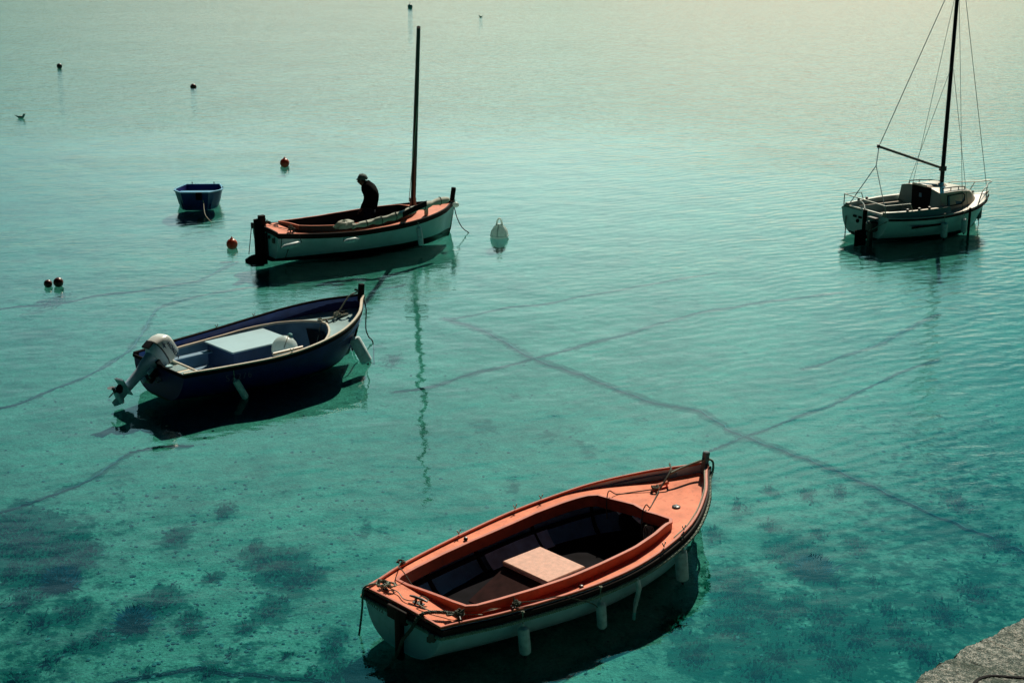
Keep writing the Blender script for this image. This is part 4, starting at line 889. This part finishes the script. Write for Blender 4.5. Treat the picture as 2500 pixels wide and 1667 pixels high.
nodes = [Pn(-.02, 0, .88, (.13, .15)), Pn(-.05, 0, 1.02, (.12, .14)), Pn(-.06, 0, 1.18, (.13, .16)), Pn(-.02, 0, 1.32, (.12, .15)), Pn(.06, 0, 1.42, (.06, .06)), Pn(.10, 0, 1.44, (.12, .115)), Pn(.15, 0, 1.52, (.16, .14)), Pn(.155, 0, 1.58, (.155, .14)), Pn(.225, 0, 1.44, (.075, .07))]
edges = [(0, 1), (1, 2), (2, 3), (3, 4), (4, 5), (5, 6), (6, 7), (6, 8)]
for sgn in (1, -1):
    b0 = len(nodes)
    nodes += [Pn(-.01, .17*sgn, 1.33, .065), Pn(.0, .22*sgn, 1.08, .05), Pn(.14, .19*sgn, .86, .036), Pn(.18, .185*sgn, .80, .03)]
    edges += [(3, b0), (b0, b0+1), (b0+1, b0+2), (b0+2, b0+3)]
    l0 = len(nodes)
    nodes += [Pn(0, .10*sgn, .80, .095), Pn(.04, .11*sgn, .46, .065), Pn(-.02, .12*sgn, .10, .045), Pn(.05, .12*sgn, .045, .045), Pn(.16, .13*sgn, .035, .035)]
    edges += [(0, l0), (l0, l0+1), (l0+1, l0+2), (l0+2, l0+3), (l0+3, l0+4)]
    for k in range(4):
        f0 = len(nodes); yy = (.165+.013*k)*sgn; ln = (.030, .034, .036, .032)[k]
        nodes += [Pn(.21, yy, .765, .0085), Pn(.235, yy, .765-ln, .008), Pn(.235-.012, yy, .765-ln*1.8, .007)]
        edges += [(b0+3, f0), (f0, f0+1), (f0+1, f0+2)]
    f0 = len(nodes); nodes += [Pn(.17, .155*sgn, .77, .009), Pn(.195, .14*sgn, .745, .008)]; edges += [(b0+3, f0), (f0, f0+1)]
body = skin_fig('body', nodes, edges, SKIN, per_, 2)
# face: nose, ears, eyes, mouth
hc = Vector((.160, 0, 1.545))*K
mb = MB(); mb.loft([[hc+Vector((.100, y, z)) for y, z in ((-.016, -.012), (.016, -.012), (0, .03))], [hc+Vector((.138, y, z)) for y, z in ((-.008, -.012), (.008, -.012), (0, .0))]], True, False, True)
mb.build('nose', SKIN, per_, True)
for sgn in (1, -1): mb = MB(); mb.ball(hc+Vector((-.01, .106*sgn, -.01)), .026, 10, .034); mb.build('ear', SKIN, per_, True)
for sgn in (1, -1): mb = MB(); mb.ball(hc+Vector((.104, .036*sgn, .01)), .011, 8); mb.build('eye', BLACKM, per_, True)
mb = MB(); mb.box(hc+Vector((.108, 0, -.055)), (.012, .05, .007)); mb.build('mouth', BLACKM, per_)
rings = []
rd = random.Random(8)
for i in range(9):
    ph = -.25+i/8*(math.pi/2+.25)
    rings.append([hc+Vector((-.016+.132*math.cos(ph)*math.cos(a)*(1.0 if math.cos(a) < 0 or i > 4 else .86), .122*math.cos(ph)*math.sin(a), .035+.110*math.sin(ph)))*1+Vector((rd.gauss(0, .003), rd.gauss(0, .003), rd.gauss(0, .004))) for a in [k*math.pi/9 for k in range(18)]])
mb = MB(); mb.loft(rings, True, True, True); mb.build('hair', HAIR, per_, True, angle=80)
nod = [Pn(-.02, 0, .80, (.19, .20)), Pn(-.03, 0, .90, (.19, .21)), Pn(-.07, 0, 1.05, (.185, .20)), Pn(-.09, 0, 1.20, (.195, .22)), Pn(-.04, 0, 1.35, (.16, .20)), Pn(.07, 0, 1.44, (.145, .15)), Pn(.10, 0, 1.475, (.12, .125))]
ed = [(0, 1), (1, 2), (2, 3), (3, 4), (4, 5), (5, 6)]
for sgn in (1, -1):
    b0 = len(nod); nod += [Pn(-.01, .18*sgn, 1.33, .08), Pn(.01, .235*sgn, 1.08, .062), Pn(.13, .20*sgn, .87, .046)]; ed += [(4, b0), (b0, b0+1), (b0+1, b0+2)]
skin_fig('sweater', nod, ed, SWEATER, per_, 2)
nod = [Pn(-.02, 0, .88, (.145, .16))]; ed = []
for sgn in (1, -1):
    l0 = len(nod); nod += [Pn(0, .10*sgn, .78, .11), Pn(.04, .11*sgn, .46, .08), Pn(-.015, .12*sgn, .09, .062)]; ed += [(0, l0), (l0, l0+1), (l0+1, l0+2)]
skin_fig('trousers', nod, ed, TROUSER, per_, 2)
for sgn in (1, -1): mb = MB(); mb.box(Vector((.06, .12*sgn, .03))*K, (.28, .10, .09), bev=.03); mb.build('shoe', BLACKR, per_, True)

# ================================================================ sloop
PQ = Place(8.68, 36.6, 27.5)
HQ = Hull(4.05, [.86, .97, 1.04, 1.06, 1.02, .92, .74, .44, .03], (.62, .58, .74), keel=-.18, rake=.55, e=.55, g=1.15, srake=-.08)
qb_ = empty('sloop', PQ.o, PQ.h, 'small white cabin sloop with black mast and boom, moored at upper right', 'sailing boat')
HQ.shell('hull', HULLW3, qb_)
c_q = interp([(.12, .62), (.5, .66), (1.0, .68), (1.6, .66), (1.72, .62)])
mb, zzQ = deck_strip(HQ, c_q, .12, 1.72, offg=.02, dz=.0, camber=.05); mb.build('deck', GELCOAT, qb_, True, angle=40)
for sgn in (1, -1): mb = MB(); mb.sweep(HQ.edge(sgn, -.01, -.05, .0, .985), .03, .05); mb.build('rub_strake', BLACKR, qb_, True, angle=40)
# coamings: slab sides rising from the deck edge
for sgn in (1, -1):
    mb = MB(); bot = [Vector((x, sgn*(HQ.hb(x/4.05)-.05), HQ.sh(x/4.05))) for x in [k*.19 for k in range(11)]]
    tp = [Vector((p.x, p.y-sgn*.07, p.z+.10+.05*min(1, p.x/1.2))) for p in bot]; inn = [p-Vector((0, sgn*.10, 0)) for p in tp]; ibot = [Vector((p.x, p.y, .16)) for p in inn]
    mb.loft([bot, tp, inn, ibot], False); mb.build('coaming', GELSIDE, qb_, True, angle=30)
for sgn in (1, -1): mb = MB(); mb.sweep([Vector((x, sgn*(HQ.hb(x/4.05)-.17), HQ.sh(x/4.05)+.105+.05*min(1, x/1.2))) for x in [k*.19 for k in range(11)]], .10, .012); mb.build('coaming_cap', GELCOAT, qb_, True, angle=30)
mb = MB(); mb.box((.03, .0, .665), (.07, 1.5, .03), bev=.01); mb.build('transom_cap', GELCOAT, qb_, True, angle=30)
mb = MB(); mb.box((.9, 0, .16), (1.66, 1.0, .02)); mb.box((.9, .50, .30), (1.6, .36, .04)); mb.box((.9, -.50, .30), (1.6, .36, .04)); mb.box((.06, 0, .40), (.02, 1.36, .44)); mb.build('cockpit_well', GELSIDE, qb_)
# cabin
def cab(x, w, z): return [Vector((x, w, HQ.sh(x/4.05)-.01)), Vector((x, w-.10, z-.08)), Vector((x, w*.55, z-.02)), Vector((x, 0, z)), Vector((x, -w*.55, z-.02)), Vector((x, -w+.10, z-.08)), Vector((x, -w, HQ.sh(x/4.05)-.01))]
cst = [(1.74, .80, 1.12), (2.1, .78, 1.13), (2.5, .71, 1.11), (2.9, .58, 1.05), (3.2, .41, .93), (3.38, .26, .76)]
mb = MB(); mb.loft([cab(*c__) for c__ in cst], False); mb.add(cab(*cst[0]), [tuple(range(7))], 1); mb.add(cab(*cst[-1]), [tuple(range(7))]); cb = mb.build('cabin', [GELCOAT, mat('shaded_bulkhead', (.13, .22, .23), .5, .12, 4)], qb_, True, angle=25)  # aft bulkhead gets a darker gelcoat tone that holds its shade
mb = MB(); mb.add([Vector((1.732, w, z)) for w, z in ((.29, 1.15), (.26, .42), (-.34, .42), (-.40, 1.13))]+[Vector((1.715, w, z)) for w, z in ((.29, 1.15), (.26, .42), (-.34, .42), (-.40, 1.13))], [(0, 1, 2, 3), (4, 5, 6, 7), (0, 1, 5, 4), (1, 2, 6, 5), (2, 3, 7, 6), (3, 0, 4, 7)])
dr = mb.build('companionway_door', BLACKR, qb_); mb = MB(); mb.box((1.708, -.04, .90), (.012, .085, .10)); mb.build('door_pane', GLASS, dr)
mb = MB(); mb.loft([[Vector((x, .27, z)), Vector((x, .20, z+.05)), Vector((x, 0, z+.075)), Vector((x, -.20, z+.05)), Vector((x, -.27, z))] for x, z in ((1.70, 1.11), (2.3, 1.12), (2.36, 1.10))], False); mb.box((1.70, 0, 1.15), (.02, .50, .05)); mb.build('sliding_hatch', GELCOAT, qb_, True, angle=30)
for sgn in (1, -1):
    mb = MB(); pw_ = []
    def cw(x, f):  # point on the cabin side
        k = interp([(c[0], c[1]) for c in cst])(x); z1 = interp([(c[0], c[2]) for c in cst])(x)-.08; z0 = HQ.sh(x/4.05)
        return Vector((x, sgn*(k-.10*f+.006), z0+(z1-z0)*f))
    wp = [cw(x, f) for x, f in ((1.95, .28), (1.98, .82), (2.55, .86), (2.66, .75), (2.62, .42), (2.45, .26))]
    mb.add(wp, [tuple(range(6))]); gw = mb.build('cabin_window', GLASS, cb); mb = MB(); mb.tube(wp, .016, 6, closed=True); mb.build('window_frame', BLACKR, gw, True)
    mb = MB(); hr = [cw(x, 1.0)+Vector((0, -sgn*.10, .09)) for x in (1.9, 2.2, 2.5, 2.8)]; mb.tube(hr, .014, 6)
    for p in hr: mb.tube([p, p-Vector((0, 0, .07))], .012, 6)
    mb.build('handrail', mat('teak_rail', (.03, .05, .045), .6), qb_, True)
mb = MB(); mb.box((1.0, .30, .36), (.26, .30, .16), bev=.01); mb.build('cockpit_box', GELCOAT, qb_, True, angle=30)
# mast, boom, rigging
mbx = 2.42; mt_ = PQ.L(2346, -110, 6.6)
mb = MB(); mb.tube([(mbx, .0, .98), (mbx, .0, 1.45), mt_], [.055, .055, .048], 12); ms = mb.build('mast', MASTM, qb_, True)
mb = MB(); mb.box((mbx, 0, 1.5), (.14, .12, .12)); mb.box((mbx, 0, 1.02), (.13, .13, .06)); mb.build('mast_fitting', BLACKM, ms, True)
gn = Vector((mbx-.06, 0, 1.52)); be = PQ.L(2146, 358, 1.95)
mb = MB(); mb.tube([gn, be], .032, 10); bm_ = mb.build('boom', BOOMM, qb_, True)
mb = MB(); mb.tube([be-Vector((.02, 0, .03)), be+Vector((-.02, 0, .05))], .04, 8); mb.build('boom_end_fitting', BLACKM, bm_, True)
rig = [(be, mt_+Vector((0, 0, -.3)), 'topping_lift', .011), ((2.3, .98, .62), PQ.L(2330, 0, 5.6), 'shroud', .006), ((2.1, 1.0, .62), PQ.L(2322, 166, 4.05), 'shroud', .006), ((2.3, -.92, .62), PQ.L(2342, 0, 5.6), 'shroud', .006), ((2.5, -.90, .62), PQ.L(2328, 170, 4.0), 'shroud', .006), ((4.0, 0, .74), mt_, 'forestay', .008)]
for a_, b__, nm, r_ in rig:
    mb = MB(); mb.tube([a_, b__], r_, 5); mb.build(nm, mat('wire_rigging', (.05, .14, .13), .5), qb_, True)
yb = PQ.L(2139, 405, 1.6); mb = MB(); mb.tube([be, yb], .014, 6); mb.tube([yb, (.02, .66, .66)], .011, 6); mb.tube([yb, (.10, -.66, .66)], .011, 6); mb.build('mainsheet', mat('blue_grey_rope', (.06, .18, .20), .8), qb_, True)
# pulpit and pushpit
zr = .30
mb = MB(); bow = [HQ.edge(1, .03, zr, t, t+.001, 1)[0] for t in (.80, .88, .94)]+[Vector((4.03, .09, .74+zr)), Vector((4.06, 0, .74+zr)), Vector((4.03, -.09, .74+zr))]+[HQ.edge(-1, .03, zr, t, t+.001, 1)[0] for t in (.94, .88, .80)]
bow = [HQ.edge(1, .03, .01, .70, .701, 1)[0]]+bow+[HQ.edge(-1, .03, .01, .74, .741, 1)[0]]
mb.tube(crom(bow, 5), .014, 7)
for sgn in (1, -1): mb.tube([HQ.edge(sgn, .03, 0, .90, .901, 1)[0], HQ.edge(sgn, .03, zr, .93, .931, 1)[0]], .012, 7)
mb.build('pulpit', STEEL, qb_, True)
mb = MB(); A_ = Vector((-.02, .78, .62+zr+.02)); B_ = Vector((-.02, -.74, .62+zr-.02)); C1 = Vector((.62, .90, .60+zr)); C2 = Vector((.72, -.80, .60+zr))
mb.tube([A_, B_], .015, 7); mb.tube([A_, C1, (.75, .92, .62)], .013, 7); mb.tube([B_, C2, (.80, -.86, .62)], .011, 7); mb.tube([A_, (-.02, .78, .6)], .014, 7); mb.tube([B_, (-.0, -.74, .6)], .014, 7); mb.build('pushpit', STEEL, qb_, True)
# rudder, tiller, ladder, vents
mb = MB(); mb.box((-.10, -.12, .36), (.10, .06, .70), bev=.01); mb.box((-.20, -.12, .02), (.34, .05, .40), bev=.01); mb.build('rudder', BLACKR, qb_, True)
mb = MB(); mb.tube(crom([(-.10, -.10, .72), (.05, .12, .78), (.15, .38, .80), (.06, .58, .74)]), .018, 7); mb.build('tiller', mat('grey_tiller', (.12, .20, .20), .6), qb_, True)
mb = MB(); mb.box((-.025, .34, .46), (.02, .12, .05)); mb.build('transom_vent', BLACKR, qb_); mb = MB(); mb.box((-.025, .14, .46), (.02, .12, .05)); mb.build('transom_vent', BLACKR, qb_); mb = MB(); mb.tube([(-.045, .22, .36), (-.015, .22, .36)], .05, 10); mb.build('exhaust_outlet', BLACKR, qb_)
mb = MB(); mb.tube([(-.03, .66, .40), (-.16, .50, .0), (-.22, .44, -.1)], .013, 6); mb.build('transom_ladder_leg', BLACKM, qb_, True)
mb = MB(); mb.box((-.14, -.44, .36), (.22, .22, .26), bev=.03); mb.box((-.12, -.44, .56), (.12, .30, .05), bev=.01); mb.box((-.18, -.44, .06), (.12, .10, .40), bev=.02); mo = mb.build('engine_bracket', BLACKM, qb_, True)
for x, z in ((-.26, .44), (-.26, .50), (-.24, .28)): mb = MB(); mb.box((x, -.40-.06*(z > .45), z), (.01, .05, .02)); mb.build('bright_fitting', STEEL, mo)
mb = MB(); mb.tube([(-.25, -.50, .28), (.02, -.86, .56)], .012, 6); mb.build('stern_rod', STEEL, qb_, True)
mb = MB(); mb.box((1.76, -.42, .80), (.02, .36, .035), rx=.5); mb.build('winch_handle', BLACKM, qb_)
for (x, sg) in ((.45, 1), (.75, 1), (.95, -1), (1.25, -1), (.62, -1)):
    mb = MB(); mb.lathe([(.035, 0), (.03, .03), (.035, .05), (.0001, .055)], (x, sg*(HQ.hb(x/4.05)-.17), HQ.sh(x/4.05)+.115+.05*min(1, x/1.2)), 10); mb.build('winch', BLACKM, qb_, True)
mb = MB(); mb.box((2.42, -1.06, .34), (.05, .05, .70), bev=.01); thing(mb, 'black_post', BLACKR, 'upright black board hanging against the near side of the sloop', 'board', PQ)
mb = MB(); mb.box((1.1, -1.035, .36), (1.0, .02, .05)); mb.build('side_stripe', BLACKR, qb_)
fender(PQ, (1.55, -1.12, .62), .46, .08, 'pale fender hanging amidships on the near side of the sloop', line=.16, tilt=(0, -.05))
fender(PQ, (2.22, -1.09, .60), .42, .07, 'dim fender next to the black board on the sloop side', line=.12, tilt=(0, -.05))
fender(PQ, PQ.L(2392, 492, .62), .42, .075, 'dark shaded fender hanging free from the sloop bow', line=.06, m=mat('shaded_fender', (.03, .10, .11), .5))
q = PQ.L(2389, 533, .25); mb = MB(); mb.tube(crom([q, PQ.L(2389, 545, .12), PQ.L(2387, 558, 0), PQ.L(2387, 562, -.2)]), .010, 6); thing(mb, 'mooring_rope', ROPED, 'mooring rope dropping from the sloop bow fender into the water', 'rope', PQ)
mb = MB()
for k in range(5): knot(mb, (3.35+.14*k, .33-.07*k, zzQ(3.4+.14*k, .3)+.04), .06, 3, .014, .4, k)
thing(mb, 'anchor_chain_heap', ROPED, 'dark rope heap on the sloop foredeck', 'rope', PQ)

# ================================================================ dinghy
PD = Place(0, 0, 0)
c0 = gp(483, 505, 0); dd = empty('dinghy', (c0.x-.03, c0.y+.55, 0), R(-88), 'small blunt-ended blue plastic dinghy floating alone at upper left', 'dinghy')
Ld = 1.75
def dw(t): return interp([(0, .46), (.2, .55), (.5, .64), (.66, .62), (1.0, .37)])(t)
def dsec(t, ins=0.0, zt=.40, zb=-.06):
    w = dw(t)-ins; z = zt+.05*t*t; x = -.55+t*Ld*(.82+.0)
    x0 = x; fl = .10 if t > .9 else 0
    return [Vector((x0, w, z)), Vector((x0*.99-fl*.4, w*.93, z*.55)), Vector((x0*.97-fl, w*.88, .10)), Vector((x0*.96-fl, w*.78, zb+ins)), Vector((x0*.96-fl, -w*.78, zb+ins)), Vector((x0*.97-fl, -w*.88, .10)), Vector((x0*.99-fl*.4, -w*.93, z*.55)), Vector((x0, -w, z))]
mb = MB(); R_ = [dsec(k/16) for k in range(17)]; mb.loft(R_, False); mb.add(R_[0], [tuple(range(8))]); mb.add(R_[-1], [tuple(range(8))]); mb.build('hull', DINGHYB, dd, True, angle=35)
mb = MB(); R_ = [[p+Vector((.03 if k == 0 else (-.03 if k == 16 else 0), 0, 0)) for p in dsec(k/16, .035, .395, .0)] for k in range(17)]
for r_ in R_:
    for p in r_:
        if p.z < .06: p.z = .06
mb.loft(R_, False); mb.add(R_[0], [tuple(range(8))]); mb.add(R_[-1], [tuple(range(8))]); mb.build('lining', mat('dinghy_inside', (.006, .02, .20), .5), dd, True, angle=35)
rim = [dsec(k/16)[0] for k in range(17)]+[dsec(1)[0].lerp(dsec(1)[7], k/4) for k in range(1, 4)]+[dsec(k/16)[7] for k in range(16, -1, -1)]+[dsec(0)[7].lerp(dsec(0)[0], k/4) for k in range(1, 4)]
mb = MB(); mb.sweep(rim, .055, .035, closed=True); mb.build('gunwale_rim', DINGHYR, dd, True, angle=40)
mb = MB(); mb.box((-.02, 0, .30), (.20, 1.10, .025)); mb.build('thwart', DINGHYR, dd)
mb = MB(); mb.box((.93, .12, .36), (.05, .16, .20), bev=.01); mb.build('motor_pad', BLACKR, dd)
for x, y in ((-.56, .3), (-.56, -.3), (.1, .64)): mb = MB(); mb.tube([(x, y, .40), (x, y, .47)], .012, 6); mb.build('rowlock_pin', BLACKM, dd)
a_ = gp(497, 496, .22); b__ = gp(516, 543, 0); mb = MB(); mid = (a_+b__)/2+Vector((-.06, 0, -.05)); mb.tube(crom([gp(496, 490, .34), a_, mid, b__, b__+Vector((0, 0, -.1))]), .008, 5)
o = mb.build('painter_line', ROPE, None, True); tag(o, 'thin pale line hanging from the dinghy into the water', 'rope')

# ================================================================ buoys
def buoy(px, py, d, m, label, loop=True, sink=.18, cap=None, flat=1.0):
    p = gp(px, py, 0); r = d/2; root = empty('mooring_buoy', (p.x, p.y+r*.8, 0), random.random()*6, label, 'buoy', 'mooring buoys')
    mb = MB(); mb.ball((0, 0, r*flat*(1-2*sink)), r, 24, r*flat); b_ = mb.build('float_body', m, root, True)
    top = r*flat*(2-2*sink)
    if loop:
        mb = MB(); mb.lathe([(r*.32, -.02), (r*.28, r*.10), (r*.15, r*.2)], (0, 0, top-.005), 10); mb.tube([Vector((r*.16*math.cos(a), 0, top+r*.2+r*.16*math.sin(a))) for a in [k*math.pi/5 for k in range(10)]], r*.06, 5, closed=True); mb.build('top_eye', cap or m, root, True)
    return root
buoy(565, 607, .27, BUOYR, 'orange-red ball buoy close to the mast boat stern')
buoy(694, 407, .29, BUOYR, 'dull red ball buoy above the dinghy, left of the person')
buoy(115.5, 701, .18, BUOYD, 'smaller dark ball buoy of the touching pair at the left edge', False)
buoy(140.6, 701, .215, BUOYD, 'larger dark ball buoy of the touching pair at the left edge', False, .10)
buoy(144, 168, .26, BUOYK, 'black ball buoy alone at the far upper left', False, .1)
buoy(471, 214, .27, BUOYD, 'half sunken dark buoy at the far upper left of centre', False, .45)
mb = None
rt = buoy(1001, 21, .36, BUOYT, 'small teal buoy with a stick at the very top edge', False, .2); mb = MB(); mb.tube([(0, 0, .25), (0, 0, .45)], .018, 6); mb.build('stick', BLACKM, rt)
# white conical buoy
p = gp(1219, 583, 0); root = empty('pear_buoy', (p.x, p.y+.17, 0), 0, 'white pear-shaped mooring buoy with a lifting eye, floating right of the mast boat', 'buoy')
mb = MB(); mb.lathe([(.05, -.26), (.14, -.22), (.205, -.10), (.215, .02), (.232, .03), (.235, .055), (.218, .07), (.213, .12), (.195, .18), (.16, .235), (.115, .275), (.075, .30), (.058, .34)], (0, 0, 0), 28); mb.build('float_body', BUOYW, root, True, angle=40)
mb = MB()
for k in range(6):
    a = k*math.pi/3+.3; mb.tube([(.222*math.cos(a), .222*math.sin(a), .06), (.205*math.cos(a), .205*math.sin(a), .16), (.14*math.cos(a), .14*math.sin(a), .262), (.06*math.cos(a), .06*math.sin(a), .33)], .012, 6)
mb.build('moulded_ribs', BUOYW, root, True)
mb = MB(); mb.tube(crom([(-.07, 0, .30), (-.045, 0, .42), (0, 0, .47), (.045, 0, .42), (.07, 0, .30)], 5), .024, 8); mb.build('lifting_eye', BUOYW, root, True)

# ================================================================ gulls
def gull(px, py, s, rz, label):
    p = gp(px, py, 0); root = empty('seagull', (p.x, p.y+.05, 0), rz, label, 'seagull', 'seagulls floating on the water')
    nodes = [((0, 0, .05*s), (.10*s, .08*s)), ((.10*s, 0, .065*s), (.09*s, .075*s)), ((.155*s, 0, .11*s), .055*s), ((.17*s, 0, .17*s), .048*s), ((.19*s, 0, .205*s), .06*s), ((.225*s, 0, .20*s), .016*s), ((-.10*s, 0, .07*s), (.055*s, .035*s)), ((-.18*s, 0, .11*s), (.03*s, .014*s)), ((-.25*s, 0, .15*s), (.018*s, .006*s))]
    skin_fig('body', nodes, [(0, 1), (1, 2), (2, 3), (3, 4), (4, 5), (0, 6), (6, 7), (7, 8)], DUCKW, root, 2)
    mb = MB()
    for sg in (1, -1): mb.loft([[Vector((x*s, sg*(y+dy)*s, z*s)) for dy in (-.008, .008)]+[Vector((x*s, sg*(y+.006)*s, (z-.05*w)*s))] for x, y, z, w in ((.08, .052, .115, 1), (0, .066, .11, 1.2), (-.12, .045, .115, .8), (-.22, .02, .15, .3), (-.27, .008, .17, .05))], True, True, True)
    mb.build('wings', DUCKG, root, True)
    mb = MB(); mb.tube([(.215*s, 0, .20*s), (.25*s, 0, .192*s), (.268*s, 0, .182*s)], [.012*s, .009*s, .002*s], 6); mb.build('beak', BLACKM, root, True)
gull(49, 290, .80, .1, 'dark looking gull floating at the left edge, facing right')
gull(1174, 43, .62, 2.9, 'tiny gull floating at the very top, facing left')
